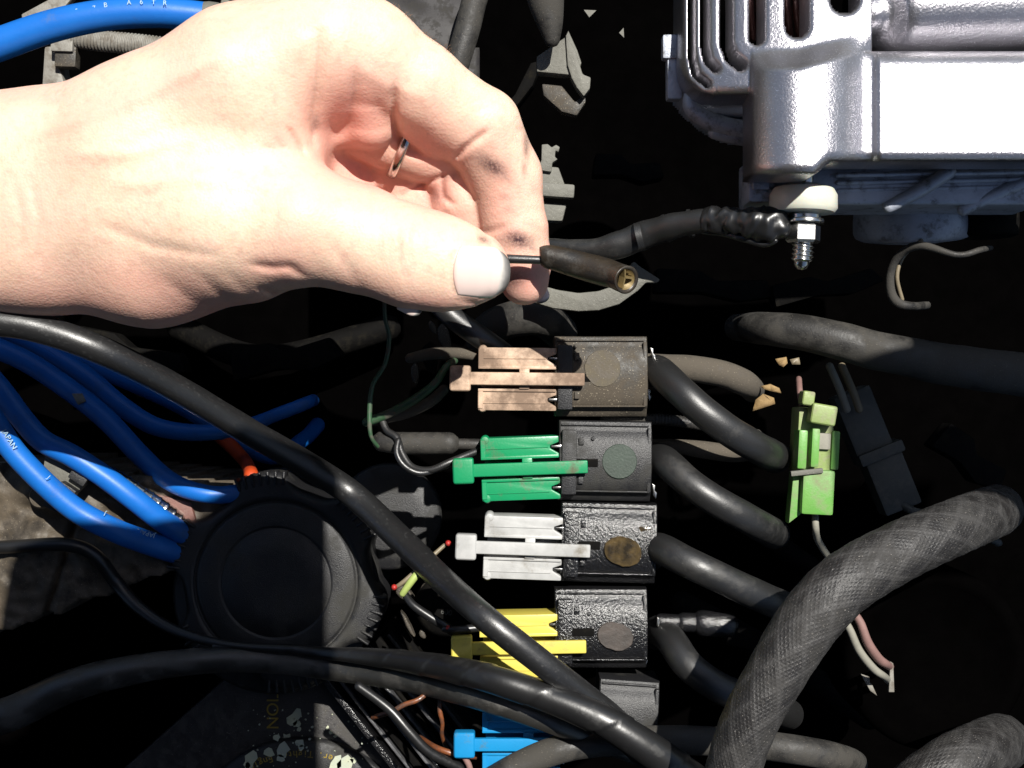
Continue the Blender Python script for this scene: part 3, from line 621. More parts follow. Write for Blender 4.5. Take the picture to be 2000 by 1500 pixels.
# ------------------------------------------------------------------ right side: green connector, grey connector, leaf, wires
gc = empty('green_connector', P(1590, 900, -40), 'light green two-part wire connector standing at the right of the elbows', 'connector')
def gput(nm, part, x, y, z, rt, mm, par=gc): V, F = place(part, x, y, z, rt); return mobj(nm, V, F, mm, par, sharp=35)
gput('upper_body', box(-30, 40, -55, 72, -70, 0, 5), 1588, 852, -56, 3, M['lgreen2'])
gput('latch_top', box(-12, 12, -14, 14, -40, 0, 5, 3), 1580, 778, -30, 8, M['lgreen2'])
gput('latch', box(-25, 25, -20, 20, -40, 0, 6, 3), 1610, 810, -20, 10, M['lgreen2'])
gput('side_rail', box(-9, 9, -38, 38, -50, 0, 4), 1568, 878, -40, 3, M['lgreen'])
gput('side_rail', box(-8, 8, -38, 38, -50, 0, 4), 1593, 875, -34, 3, M['lgreen'])
gput('side_rail', box(-8, 8, -38, 38, -50, 0, 4), 1632, 880, -50, 3, M['lgreen'])
gput('label_pad', box(-14, 14, -16, 16, -20, 0, 3), 1609, 862, -46, 3, M['white_wire'])
gput('ledge', box(-45, 18, -5, 5, -12, 0, 2), 1590, 921, -34, -6, M['grey'])
gput('lower_body', box(-29, 34, -46, 42, -60, 0, 6), 1596, 964, -40, 3, M['lgreen'])
gput('side_wing', poly([(-30, -40), (-6, -40), (-6, 38), (-34, 62)], -60, -20, 3), 1582, 965, -40, 3, M['lgreen'])
V, F, _ = tube([(1592, 995, -80, 7), (1593, 1030, -78, 7), (1600, 1060, -120, 7), (1640, 1120, -200, 7)], seg=14); mobj('wire', V, F, M['white_wire'], gc)
V, F, _ = tube([(1560, 740, -120, 6), (1562, 765, -80, 6), (1566, 790, -75, 6)], seg=12); mobj('wire', V, F, M['pink_wire'], gc)
gg = empty('grey_connector', P(1700, 850, -250), 'long dark grey wire connector in shade right of the green one', 'connector')
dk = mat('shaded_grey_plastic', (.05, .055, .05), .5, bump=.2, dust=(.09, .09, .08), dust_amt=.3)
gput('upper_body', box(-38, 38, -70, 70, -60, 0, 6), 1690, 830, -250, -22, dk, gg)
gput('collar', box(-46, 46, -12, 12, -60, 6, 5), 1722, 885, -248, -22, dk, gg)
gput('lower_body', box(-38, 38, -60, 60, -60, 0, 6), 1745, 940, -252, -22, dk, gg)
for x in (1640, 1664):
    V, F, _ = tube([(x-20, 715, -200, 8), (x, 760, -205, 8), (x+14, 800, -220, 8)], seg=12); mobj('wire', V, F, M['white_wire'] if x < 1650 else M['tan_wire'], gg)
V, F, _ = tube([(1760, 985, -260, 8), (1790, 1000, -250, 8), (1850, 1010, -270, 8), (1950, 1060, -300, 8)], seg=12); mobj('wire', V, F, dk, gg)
def leafp(pts, x, y, z, rt):
    bm = bmesh.new(); vs_ = [bm.verts.new((a, -b, 6*n2(a, b, .08, x))) for a, b in pts]; bm.faces.new(vs_)
    bmesh.ops.triangulate(bm, faces=bm.faces); bmesh.ops.subdivide_edges(bm, edges=bm.edges, cuts=2)
    for v in bm.verts: v.co.z += 3*n2(v.co.x, v.co.y, .12, y)
    g = bmesh.ops.extrude_face_region(bm, geom=bm.faces[:]); 
    for v in [q for q in g['geom'] if isinstance(q, bmesh.types.BMVert)]: v.co.z -= 1.5
    return place(bm_out(bm), x, y, z, rt)
for nm, pts, x, y, z in (('dry_leaf', [(-2, -16), (20, -8), (22, 4), (-22, 18), (-16, -4)], 1492, 785, -60), ('dry_leaf', [(-14, -8), (4, -12), (22, -4), (26, 6), (6, 2), (-8, -2)], 1500, 762, -70), ('dry_leaf', [(-12, -6), (10, -10), (12, 2), (4, 10), (-4, 6)], 1526, 707, -80), ('dry_leaf', [(-10, -4), (8, -8), (10, 6), (-6, 6)], 1553, 706, -85)):
    V, F = leafp(pts, x, y, z, 0)
    tag(mobj(nm, V, F, M['leaf'] if x < 1540 else M['tan_wire']), 'crumpled tan scrap of dry leaf '+{1492: 'lying left of the green connector', 1500: 'edge curling above the larger scrap', 1526: 'caught below the dusty hose', 1553: 'dull and smallest, below the dusty hose'}[x], 'dry leaf')
wire([(1640, 1195, -40, 7), (1660, 1230, -40, 7.5), (1678, 1270, -45, 8), (1705, 1305, -60, 8), (1728, 1322, -90, 7), (1735, 1330, -200, 7)], M['white_wire'], 'dusty white wire emerging below the braided hose')
wire([(1662, 1190, -40, 7), (1680, 1215, -30, 8), (1695, 1255, -35, 9), (1715, 1285, -55, 9), (1732, 1298, -90, 8), (1738, 1302, -200, 8)], M['pink_wire'], 'dusty pink wire beside the white wire below the braided hose')
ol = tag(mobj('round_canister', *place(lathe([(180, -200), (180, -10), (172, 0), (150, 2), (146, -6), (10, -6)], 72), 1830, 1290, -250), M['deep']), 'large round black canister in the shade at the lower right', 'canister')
for pts, x, y, z, r_ in (([(-10, -16), (6, -6), (4, 6), (8, 8), (14, 32), (2, 20)], 1694, 1330, -120, -10), ([(-3, -30), (3, -26), (5, 30), (-6, 30)], 1742, 1322, -140, 0)):
    V, F = place(poly(pts, -10, 0, 1), x, y, z, r_); tag(mobj('bracket_edge', V, F, M['pale']), 'sunlit sliver of a pale bracket '+('left of' if x < 1700 else 'right of')+' the white and pink wire ends', 'bracket')
wire([(1935, 484, -30, 5), (1915, 488, 45, 6), (1870, 498, 50, 6), (1800, 480, 30, 8), (1760, 495, 0, 8), (1740, 530, -20, 8), (1740, 570, -30, 9), (1755, 592, -30, 9), (1785, 598, -45, 8), (1810, 596, -120, 8)], M['rubber_dusty'], 'grey wire looping down below the alternator at the right', seg=16)
wire([(1800, 470, 0, 4), (1765, 500, -20, 4), (1752, 540, -25, 4), (1762, 585, -35, 4)], M['tan_wire'], 'thin yellowish wire inside the grey loop at the right')

# ------------------------------------------------------------------ upper middle: grey brackets, hoses
gb = empty('grey_bracket', P(1110, 340, -200), 'dusty grey metal sender with a clip on top, right of the index finger', 'sender')
def put2(nm, part, x, y, z, rt, mm, par): V, F = place(part, x, y, z, rt); return mobj(nm, V, F, mm, par, sharp=35)
put2('top_clip', poly([(-22, 28), (-12, 10), (-14, -22), (-2, -24), (6, -18), (14, -24), (22, -20), (20, -10), (14, -12), (14, 0), (20, 4), (10, 12), (10, 30)], -20, 0, 3), 1070, 305, -150, 5, M['grey'], gb)
put2('upper_step', poly([(-70, -22), (24, -20), (40, 18), (-70, 20)], -40, 0, 4), 1066, 345, -160, 3, M['grey'], gb)
put2('flange', box(-85, 56, -14, 13, -20, 6, 5), 1066, 371, -155, 4, M['grey'], gb)
put2('collar', poly([(-60, -18), (40, -16), (34, 18), (-60, 20)], -40, 0, 5), 1066, 412, -175, 4, M['grey'], gb)
cu_ = empty('curved_bracket', P(1170, 570, -40), 'curved dusty grey bracket with a pointed lug under the held connector', 'bracket')
arc = [(-110, -20), (-60, -6), (-20, 0), (20, -4), (60, -18), (78, -50), (88, -62), (100, -52), (122, -38), (140, -26), (134, -20), (112, -20), (96, -4), (60, 22), (20, 34), (-20, 36), (-70, 30), (-110, 18)]
put2('plate', poly(arc, -22, 0, 4), 1150, 572, -50, 0, M['grey'], cu_)
hose('rubber_hose', [(960, -80, -100, 25), (930, -10, -100, 25), (912, 60, -100, 25), (892, 125, -105, 25), (875, 180, -120, 25)], M['rubber_dusty'], 'grey dusty hose going up behind the index finger', 'hose', group=G, seg=26)
V, F = field(720, 945, -60, 260, 9, lambda x, y: -165+5*n2(x, y, .02)-.15*(x-850), 40, lambda x, y: x < 925+.12*y)
tag(mobj('black_cover', V, F, mat('oily_cover', (.032, .030, .030), .5, bump=.15, bscale=600, col2=(.009, .008, .011), scale2=22, dust=(.04, .038, .034), dust_amt=.3, spec=.15)), 'dark oily cover plate behind the knuckles at the top', 'cover')
th = empty('tapered_sender', P(1090, 90, -80), 'tapered dusty black sender and its plug at the top middle', 'sender')
V, F, _ = tube([(1058, -60, -60, 42), (1066, 0, -60, 36), (1074, 45, -62, 26), (1078, 78, -65, 16)], seg=28); mobj('cone', V, F, M['rubber_dusty'], th)
put2('plug_face', poly([(-50, -8), (6, -46), (12, -60), (30, -20), (38, 4), (30, 30), (-6, 26), (-50, 22)], -40, 0, 4), 1098, 118, -120, 0, M['grey'], th)
put2('plug_wing', poly([(6, -60), (26, -28), (40, 18), (56, 24), (54, 46), (42, 62), (28, 44), (18, 26), (10, 0)], -30, 6, 4), 1098, 128, -118, 0, M['grey'], th)
put2('plug_base', poly([(-40, 0), (0, 4), (26, 36), (46, 20), (48, 36), (30, 64), (0, 56), (-36, 24)], -50, -20, 5), 1098, 158, -118, 0, M['plastic_dusty'], th)
for pts, x, y in (([(-12, -7), (13, -6), (-1, 8)], 1152, 26), ([(-5, 0), (4, -10), (5, 10)], 1214, 64)):
    V, F = place(poly(pts, -4, 0, .5), x, y, -350, 0); tag(mobj('pale_chip', V, F, M['grey'], smooth=False), 'small pale triangle of metal '+('at the top' if x < 1200 else 'nearer the alternator')+' between the sender and the alternator', 'metal chip')  # small chips in one even dusty grey
ZO = 0.0
# top left: corrugated conduit and pale odds
hose('corrugated_conduit', [(120, 70, 40, 16), (170, 78, 45, 18), (240, 84, 50, 19), (320, 94, 50, 20), (420, 110, 40, 20), (520, 130, 30, 20)], M['pale'], 'pale corrugated conduit under the blue hose at the top left', 'conduit', seg=24, step=.9, mod=lambda s, th, r: r*(1+.10*np.sin(s*2*math.pi/6.6)*np.ones_like(th)))
pb = empty('pale_bracket', P(110, 130, 60), 'whitish dusty bracket and clip left of the conduit', 'bracket')
put2('post', poly([(-22, -60), (10, -62), (8, -20), (20, 20), (10, 60), (-30, 70)], -60, 0, 6), 108, 150, 30, 0, M['pale'], pb)
put2('block', box(-16, 26, -22, 22, -30, 0, 4), 122, 108, 50, 2, M['plastic_dusty'], pb)
put2('block_top', box(-18, 26, -16, 14, -30, 0, 4), 116, 86, 58, 2, M['pale'], pb)
put2('arm', poly([(-60, -6), (40, -30), (60, -20), (0, 20), (-60, 26)], -20, 0, 4), 100, 18, 60, -15, M['pale'], pb)
V, F = place(poly([(-62, -2), (-50, 6), (-30, -10), (20, -16), (60, -14), (50, 10), (-20, 8), (-44, 14)], -12, 0, 3), 250, 128, 20, 0); tag(mobj('pale_strip', V, F, M['pale'], sharp=40), 'jagged pale strip beside the wrist under the conduit', 'strip')
V, F = place(lathe([(14, -20), (14, 0), (8, 6), (.5, 7)], 20), 365, 68, 90); tag(mobj('bolt', V, F, M['pale'], sharp=40), 'small pale round bolt head above the conduit at the hand', 'bolt')
# deep background clutter
rc = random.Random(21)
for i, (a, b, c_, r, nm_) in enumerate((((350, 640), (520, 700), (760, 640), 26, 'below the wrist'), ((1500, 1050), (1620, 1130), (1760, 1160), 22, 'right of the second elbow'), ((1330, 1180), (1480, 1260), (1700, 1400), 26, 'crossing behind the lowest elbow'))):
    z = rc.uniform(-600, -500)
    hose('background_pipe', [(*a, z-60, r), (*b, z, r), (*c_, z-60, r)], M['deep2'], 'dark pipe deep in the bay, '+nm_, 'pipe', group='dark pipes deep in the bay', seg=20, step=14)

rb = random.Random(5)
for k_, (x, y, a, l, w_, nm_) in enumerate(((1010, 190, -58, 90, 14, 'right of the bent index knuckle'), (1230, 330, 8, 70, 22, 'right of the grey sender'), (1400, 560, 6, 120, 24, 'below the alternator cable'), (1620, 560, -10, 110, 22, 'below the alternator stud'), (1900, 900, 40, 80, 30, 'right of the grey connector'), (1480, 1260, 20, 60, 22, 'under the thick sleeved hose'), (250, 690, 15, 120, 26, 'below the wrist'), (560, 700, -8, 110, 30, 'below the ball of the thumb'))):
    V, F = place(poly([(-l, -w_), (-l*.3, -w_*1.2), (0, -w_*.5), (l*.8, -w_), (l, w_*.3), (l*.4, w_), (-l*.2, w_*.6), (-l, w_)], -60, 0, 6, 2), x, y, -420+rb.uniform(-40, 40), a)
    tag(mobj('dim_bracket', V, F, M['deep2'], sharp=40), 'dim black bracket deep in the bay, '+nm_, 'bracket', 'dim brackets deep in the bay')
ZO = 230.0
# ------------------------------------------------------------------ the alternator
alt = empty('alternator', P(1700, 250, 150), 'big silver alternator with finned vents and bright face at the top right', 'alternator')
AZ = 170
def ss(e0, e1, x):
    t = min(max((x-e0)/(e1-e0), 0), 1); return t*t*(3-2*t)
def af(px, py):
    # rounded pillar on the left, shallow trough, flat tilted face on the right
    dx = (px-1582)/122.
    pil = 100*math.sqrt(max(0, 1-dx*dx)) if abs(dx) < 1 else 0
    face = 52+.02*(px-1700)
    t = ss(1650, 1722, px)
    z = AZ+pil*(1-t)+(face+22)*t+(py-215)*.14
    bot = 343-25*ss(1585, 1625, px)
    e = (bot-py); 
    if e < 26: z -= (26-math.sqrt(max(0, 26**2-(26-e)**2)))*1.0
    e3 = py-100
    if e3 < 30: z -= ss(1672, 1735, px)*(30-math.sqrt(max(0, 30**2-(30-max(e3, 0))**2)))
    e2 = px-1460
    if e2 < 10: z -= (10-e2)*1.2
    return z
SLOTS = [([(1350, -90), (1350, 110), (1358, 146), (1380, 164)], 5.5), ([(1376, -90), (1376, 90), (1382, 118), (1398, 134)], 6.5), ([(1418, -90), (1418, 84), (1428, 112), (1446, 126)], 11),
         ([(1478, -90), (1478, 72)], 14), ([(1556, -90), (1557, 50)], 22), ([(1650, -90), (1650, -2)], 27)]
def sdist(px, py, line):
    d = 1e9
    for (x0, y0), (x1, y1) in zip(line, line[1:]):
        vx, vy = x1-x0, y1-y0; t = min(max(((px-x0)*vx+(py-y0)*vy)/(vx*vx+vy*vy), 0), 1); d = min(d, math.hypot(px-x0-t*vx, py-y0-t*vy))
    return d
def slot_d(px, py): return min(sdist(px, py, l)-hw for l, hw in SLOTS) if px < 1710 and py < 200 else 99
def out_d(px, py):        # distance inside the outer rim of the vented end
    if py < 110: return px-1322
    return 78-math.hypot(min(px-1400, 0)*1.0, max(py-110, 0)*.98) if px < 1400 else 188-py
def shz(px, py):
    t = min(max((1700-px)/378., 0), .998); z = 50+150*math.sqrt(1-t*t)+.12*py
    d = slot_d(px, py); rr = 11.
    if d < rr: z -= rr-math.sqrt(max(0, rr*rr-(rr-d)**2))
    d = out_d(px, py)
    if px < 1470 and d < 24: z -= 24-math.sqrt(max(0, 24*24-(24-max(d, 0))**2))
    return z
def allz(px, py):
    if px < 1466: return shz(px, py)
    t = ss(92, 140, py+.25*max(0, px-1560)*(px < 1700)+(35 if px >= 1700 else 0))
    return shz(px, py)*(1-t)+af(px, py)*t if t > 0 else shz(px, py)
def inn(x, y):
    if slot_d(x, y) < 0: return False
    if x < 1466: return out_d(x, y) > 0 and (y < 190)
    if x > 1705 and y < 100: return False
    return y <= 343-25*ss(1585, 1625, x)
V, F = field(1322, 2200, -80, 344, 3, allz, 70, inn)
mobj('casing', V, F, M['silver'], alt)
# horizontal boss, top right
V, F, _ = tube([(1700, 30, AZ-30, 40), (1712, 28, AZ-40, 70), (1750, 24, AZ-50, 86), (1850, 20, AZ-55, 90), (2200, 12, AZ-75, 92)], seg=64, step=8); mobj('boss', V, F, M['silver'], alt)
V, F = place(box(-250, 330, -140, 40, -60, -40, 8), 1980, 20, AZ-30, -1); mobj('upper_casing', V, F, M['silver'], alt, sharp=40)
V, F = field(1331, 1470, 170, 262, 4, lambda x, y: 60-.002*(x-1470)**2-.10*(y-150)-.012*(max(0, y-205))**2+14*math.exp(-((y-225-.0*(x-1400))/9)**2), 120, lambda x, y: y < 262-(1470-x)**2*.0042)
mobj('end_bracket', V, F, M['silver_dim'], alt)
V, F, _ = tube([(1350, 180, 40, 14), (1352, 212, 46, 17), (1385, 236, 50, 19), (1430, 250, 54, 19), (1475, 255, 58, 19)], seg=20); mobj('rim', V, F, M['silver_dim'], alt)
V, F, _ = tube([(1395, 258, 45, 14), (1430, 268, 48, 14), (1480, 274, 50, 14)], seg=18); mobj('rim', V, F, M['silver_dim'], alt)
mobj('lug', *place(box(-18, 18, -24, 24, -30, 0, 6), 1312, 90, 40, 0), M['silver_dim'], alt, sharp=40)
mobj('lug', *place(box(-14, 16, -45, 42, -40, -6, 6), 1318, 150, 40, 0), M['silver_dim'], alt, sharp=40)
mobj('rotor_drum', *place(lathe([(170, -120), (170, 0), (10, 0)], 48), 1500, 0, -10), M['deep'], alt)
for i in range(9):
    V, F, _ = tube([(1428+i*18, -40, 72, 8), (1430+i*18, 20, 80, 8), (1436+i*18, 75, 60, 8)], seg=12); mobj('winding', V, F, M['copper'], alt)
# lower side: stepped ledge ribs and round boss
mobj('lower_casing', *place(box(-170, 400, -40, 60, -160, 0, 10, 3), 1640, 340, AZ-45, 0), M['silver_dim'], alt, sharp=40)
for i in range(3):
    V, F, _ = tube([(1636, 342+i*15, AZ-36-i*6, 5), (1900, 338+i*14, AZ-36-i*6, 5), (2150, 332+i*14, AZ-36-i*6, 5)], seg=12, step=20); mobj('rib', V, F, M['silver_dim'], alt)
V, F, _ = tube([(1735, 405, AZ-45, 12), (1800, 370, AZ-34, 14), (1855, 335, AZ-22, 13)], seg=16); mobj('gusset', V, F, M['silver_dim'], alt)
V, F, _ = tube([(1880, 410, AZ-60, 12), (1960, 372, AZ-50, 14), (2060, 335, AZ-40, 13)], seg=16); mobj('gusset', V, F, M['silver_dim'], alt)
caps_round = .12
V, F, _ = tube([(1782, 372, -95, 105), (1782, 420, -97, 112), (1782, 455, -99, 112), (1782, 464, -100, 106)], seg=64, step=6); mobj('bearing_boss', V, F, M['silver_dim'], alt)
V, F, _ = tube([(1925, 372, -60, 60), (1925, 430, -60, 62), (1925, 460, -60, 60)], seg=48, step=6); mobj('bearing_boss', V, F, M['deep2'], alt)
mobj('foot', *place(box(-30, 22, -24, 50, -80, 0, 8), 1492, 345, AZ-30, 0), M['silver_dim'], alt, sharp=40)
mobj('foot_tab', *place(box(-16, 16, -10, 10, -12, 0, 3), 1487, 360, AZ-18, 0), M['silver_dim'], alt, sharp=40)
caps_round = 1.0
# stud with insulator, washers and nut: axis runs down the picture
st = empty('terminal_stud', P(1568, 440, 150), 'white insulator, washer, nut and threaded stud below the alternator', 'terminal')
SZ = 150
def onaxis(nm, prof, x, y, z, mm, nseg=48, par=st, rot=2, **kw):
    V, F = place(lathe(prof, nseg, 'y'), x, y, z, rot); return mobj(nm, V, F, mm, par, sharp=40)
onaxis('bush', [(16, 0), (17, 26), (14, 30)], 1573, 338, SZ, M['steel'], 12)
onaxis('insulator', [(34, 0), (58, 8), (65, 20), (66, 46), (60, 54), (30, 56)], 1570, 361, SZ, M['nylon'])
onaxis('insulator_neck', [(28, 0), (28, 16)], 1572, 412, SZ, M['nylon'])
onaxis('washer', [(36, 0), (37, 2), (37, 7), (35, 9)], 1572, 428, SZ, M['steel'])
onaxis('lock_washer', [(32, 0), (32, 7)], 1571, 421, SZ, M['steel'])
onaxis('nut', [(30, 0), (34, 4), (34, 32), (29, 37)], 1569, 438, SZ, M['steel'], 6, rot=2)
tv, tf, _ = tube([(1568, 468, SZ, 20), (1567, 490, SZ, 20), (1566, 506, SZ, 20), (1566, 513, SZ, 16)], seg=40, step=.8, mod=lambda s, th, r: r*(1+.10*np.sin(s*2*math.pi/7.6+th)))
mobj('stud_thread', tv, tf, M['steel'], st)

ZO = 0.0
# ------------------------------------------------------------------ the held connector
hc = empty('held_terminal', P(1150, 525, 432), 'small black wire with a brown rubber bullet terminal held between thumb and index finger', 'connector')
HZ = 432
V, F, _ = tube([(840, 500, HZ-20, 9), (920, 502, HZ-10, 9), (980, 505, HZ+5, 9), (1030, 507, HZ+8, 8.5), (1062, 508, HZ+8, 8)], seg=20); mobj('wire', V, F, M['rubber_gloss'], hc)
slv = mat('brown_black_sleeve', (.012, .011, .010), .40, col2=(.030, .021, .012), scale2=90, bump=.25, dust=(.030, .026, .020), dust_amt=.25)
caps_round = .55
def slm(s, th, r): return r*(1+.03*np.sin(2*th+s*.03))
V, F, _ = tube([(1055, 501, HZ+6, 18), (1066, 501, HZ+6, 22), (1090, 506, HZ+8, 24), (1140, 520, HZ+16, 26.5), (1180, 531, HZ+30, 28), (1202, 538, HZ+42, 27), (1214, 543, HZ+52, 28), (1222, 546, HZ+60, 28)], seg=40, step=3, mod=slm, caps=False)
# inner wall
m0 = len(V); sg = 40; last = list(range(m0-sg, m0))
cen = sum((Vector(V[i]) for i in last), Vector())/sg
axis = Vector(P(1222, 546, HZ+60)-P(1202, 538, HZ+42)).normalized()
prev = last
midx = [0]*len(F)
for fr, d in ((1.03, 1.5), (.94, 2.2), (.74, .5), (.66, -14), (.1, -15)):
    ring = []
    for i in last: ring.append(len(V)); V.append(tuple(cen+(Vector(V[i])-cen)*fr+axis*d*1.2))
    for j in range(sg): F.append([prev[j], prev[(j+1) % sg], ring[(j+1) % sg], ring[j]]); midx.append(0 if fr > .7 else 1)
    prev = ring
V0 = list(range(sg)); F.append(V0[::-1]); midx.append(0)
brass = mat('dull_brass', (.20, .145, .06), .5, metal=.3, bump=.4, bscale=800)
mobj('rubber_sleeve', V, F, slv, hc, mats=[slv, brass], midx=midx)
caps_round = 1.0
# brass blades inside the mouth
xa = axis; ya = Vector((0, 0, 1)).cross(xa).normalized(); za = xa.cross(ya)
for (a0, b0, a1, b1) in ((-14, -3, 2, 4), (2, 4, 12, 12), (2, 4, 8, -12)):
    A_ = cen+xa*1.0+ya*a0+za*b0; B_ = cen+xa*1.0+ya*a1+za*b1; nn3 = (B_-A_).cross(xa).normalized()*1.3
    v = [A_+nn3, B_+nn3, B_-nn3, A_-nn3]; v2 = [q-xa*12 for q in v]
    V = v+v2; F = [[0, 1, 2, 3], [7, 6, 5, 4], [0, 4, 5, 1], [1, 5, 6, 2], [2, 6, 7, 3], [3, 7, 4, 0]]
    mobj('terminal_blade', V, F, brass, hc, smooth=False)

# ------------------------------------------------------------------ the hand: one continuous surface meshed from a smooth distance field
BODY = [ # (px,py,z,r) -> (px,py,z,r), squash in z, blend
 ((-620, 330, 380, 150), (60, 335, 440, 140), 1, 40), ((-620, 470, 370, 150), (60, 468, 430, 130), 1, 60),
 ((40, 328, 445, 130), (300, 262, 480, 138), 1, 60), ((300, 262, 480, 138), (480, 165, 495, 140), 1, 60), ((480, 165, 495, 138), (640, 95, 505, 112), 1, 60),
 ((60, 480, 425, 122), (300, 500, 440, 124), 1, 60), ((300, 500, 440, 124), (480, 488, 470, 104), 1, 60),
 ((120, 410, 470, 110), (420, 420, 505, 120), 1, 60), ((420, 420, 505, 120), (575, 440, 520, 106), 1, 60),
 ((250, 350, 470, 130), (500, 290, 478, 120), 1, 60), ((500, 300, 470, 100), (565, 270, 455, 62), 1, 40),
 ((540, 130, 460, 90), (588, 250, 445, 44), 1, 40),
 ((150, 380, 350, 130), (600, 300, 330, 110), 1, 60),                      # palm mass
 ((585, 440, 515, 104), (700, 467, 512, 97), 1, 40), ((700, 467, 512, 97), (805, 503, 520, 94), .92, 30), ((805, 503, 520, 93), (870, 516, 520, 86), .86, 25), ((870, 516, 520, 86), (922, 524, 512, 73), .78, 25),
]
INDEX = [((650, 92, 512, 108), (720, 105, 505, 96), 1, 40), ((700, 92, 502, 96), (815, 165, 475, 82), 1, 30), ((815, 165, 475, 82), (925, 246, 428, 80), 1, 20),
 ((800, 215, 430, 66), (850, 248, 412, 66), 1, 25),
 ((938, 254, 424, 80), (985, 345, 385, 72), 1, 12), ((985, 345, 385, 71), (1002, 440, 368, 65), 1, 12), ((1005, 455, 365, 66), (1018, 510, 358, 58), 1, 10), ((1018, 510, 358, 58), (1024, 548, 352, 48), 1, 10)]
BASE = [((656, 196, 462, 66), (664, 246, 440, 44), 1, 22), ((720, 196, 468, 68), (722, 236, 452, 56), 1, 22), ((640, 280, 350, 80), (650, 360, 330, 90), 1, 25), ((690, 300, 330, 60), (640, 420, 310, 80), 1, 25)]
MIDDLE = [((690, 228, 395, 80), (862, 300, 368, 70), 1, 8), ((872, 316, 360, 62), (908, 385, 350, 57), 1, 8), ((910, 396, 352, 58), (922, 465, 330, 52), 1, 7), ((886, 398, 352, 46), (880, 402, 350, 42), 1, 10)]
RING = [((700, 285, 330, 74), (800, 335, 325, 62), 1, 8), ((812, 352, 322, 56), (838, 425, 318, 54), 1, 8), ((838, 425, 318, 54), (880, 500, 310, 46), 1, 8), ((796, 392, 326, 46), (806, 430, 320, 44), 1, 10)]
PINKY = [((560, 380, 280, 70), (680, 480, 300, 54), 1, 8), ((680, 480, 300, 54), (790, 560, 310, 40), 1, 8)]
def seg_d(p, a, b, sq):
    ra, rb = R(a[3], a[2]), R(b[3], b[2]); A = np.array(P(*a[:3]), np.float32); Bq = np.array(P(*b[:3]), np.float32)
    q = p-A; ab = Bq-A
    if sq != 1:
        q = q.copy(); q[:, 2] /= sq; ab = ab.copy(); ab[2] /= sq
    t = np.clip(q@ab/max(ab@ab, 1e-6), 0, 1)
    return np.linalg.norm(q-t[:, None]*ab, axis=1)-(ra+(rb-ra)*t)
def smin(a, b, k):
    h = np.maximum(k-np.abs(a-b), 0)/k; return np.minimum(a, b)-h*h*k*.25
def chain(p, L, d=None):
    for a, b, sq, k in L:
        e = seg_d(p, a, b, sq); d = e if d is None else smin(d, e, k)
    return d
def pdist(px, py, line):
    d = np.full(px.shape, 1e9, np.float32)
    for (x0, y0), (x1, y1) in zip(line, line[1:]):
        vx, vy = x1-x0, y1-y0; t = np.clip(((px-x0)*vx+(py-y0)*vy)/(vx*vx+vy*vy), 0, 1)
        d = np.minimum(d, np.hypot(px-x0-t*vx, py-y0-t*vy))
    # fade both ends
    (ax_, ay_), (bx_, by_) = line[0], line[-1]; L_ = math.hypot(bx_-ax_, by_-ay_)
    f = min(26., L_*.45); e = np.minimum(np.hypot(px-ax_, py-ay_), np.hypot(px-bx_, py-by_))
    return d+9*np.clip(1-e/f, 0, 1)**1.5
CREASE = [  # line, width px, depth, min z
 ([(774, 160), (769, 190), (768, 225), (774, 258), (795, 290), (830, 308)], 8, 8, 400),
 ([(884, 316), (905, 292), (935, 268), (958, 250)], 6, 8, 380), ([(893, 330), (910, 318), (935, 300)], 3, 1.5, 380),
 ([(936, 455), (960, 452), (980, 444), (998, 436)], 7, 5, 380), ([(910, 395), (940, 385)], 5, 2, 380),
 ([(622, 70), (618, 150), (612, 200), (606, 240), (612, 275)], 13, 6, 380),
 ([(694, 140), (690, 190), (682, 235), (670, 262)], 11, 5, 360),
 ([(555, 240), (578, 275), (600, 312)], 6, 5, 420), ([(530, 262), (555, 292), (572, 300)], 5, 3, 420), ([(500, 285), (530, 290), (560, 292)], 6, 2.5, 420),
 ([(488, 516), (530, 522), (566, 520), (596, 540)], 9, 4, 380), ([(500, 560), (530, 572), (548, 566)], 5, 4, 380), ([(390, 535), (425, 570), (445, 590)], 11, 1.6, 380), ([(320, 545), (380, 590)], 12, 1.3, 380), ([(440, 530), (485, 570)], 11, 1.5, 380),
 ([(782, 430), (778, 470), (784, 520), (796, 560)], 5, 1.6, 450), ([(800, 428), (797, 480), (806, 540)], 4, 1.4, 450), ([(822, 440), (818, 480), (822, 530)], 4, 1.2, 450), ([(764, 440), (762, 480), (768, 520)], 4, 1.0, 450),
 ([(868, 330), (864, 355), (866, 385), (885, 398), (900, 392)], 5, 6, 250), ([(765, 392), (800, 372), (850, 350), (885, 335)], 5, 5, 250),
 ([(880, 585), (930, 588), (975, 572)], 5, 2, 400),
]
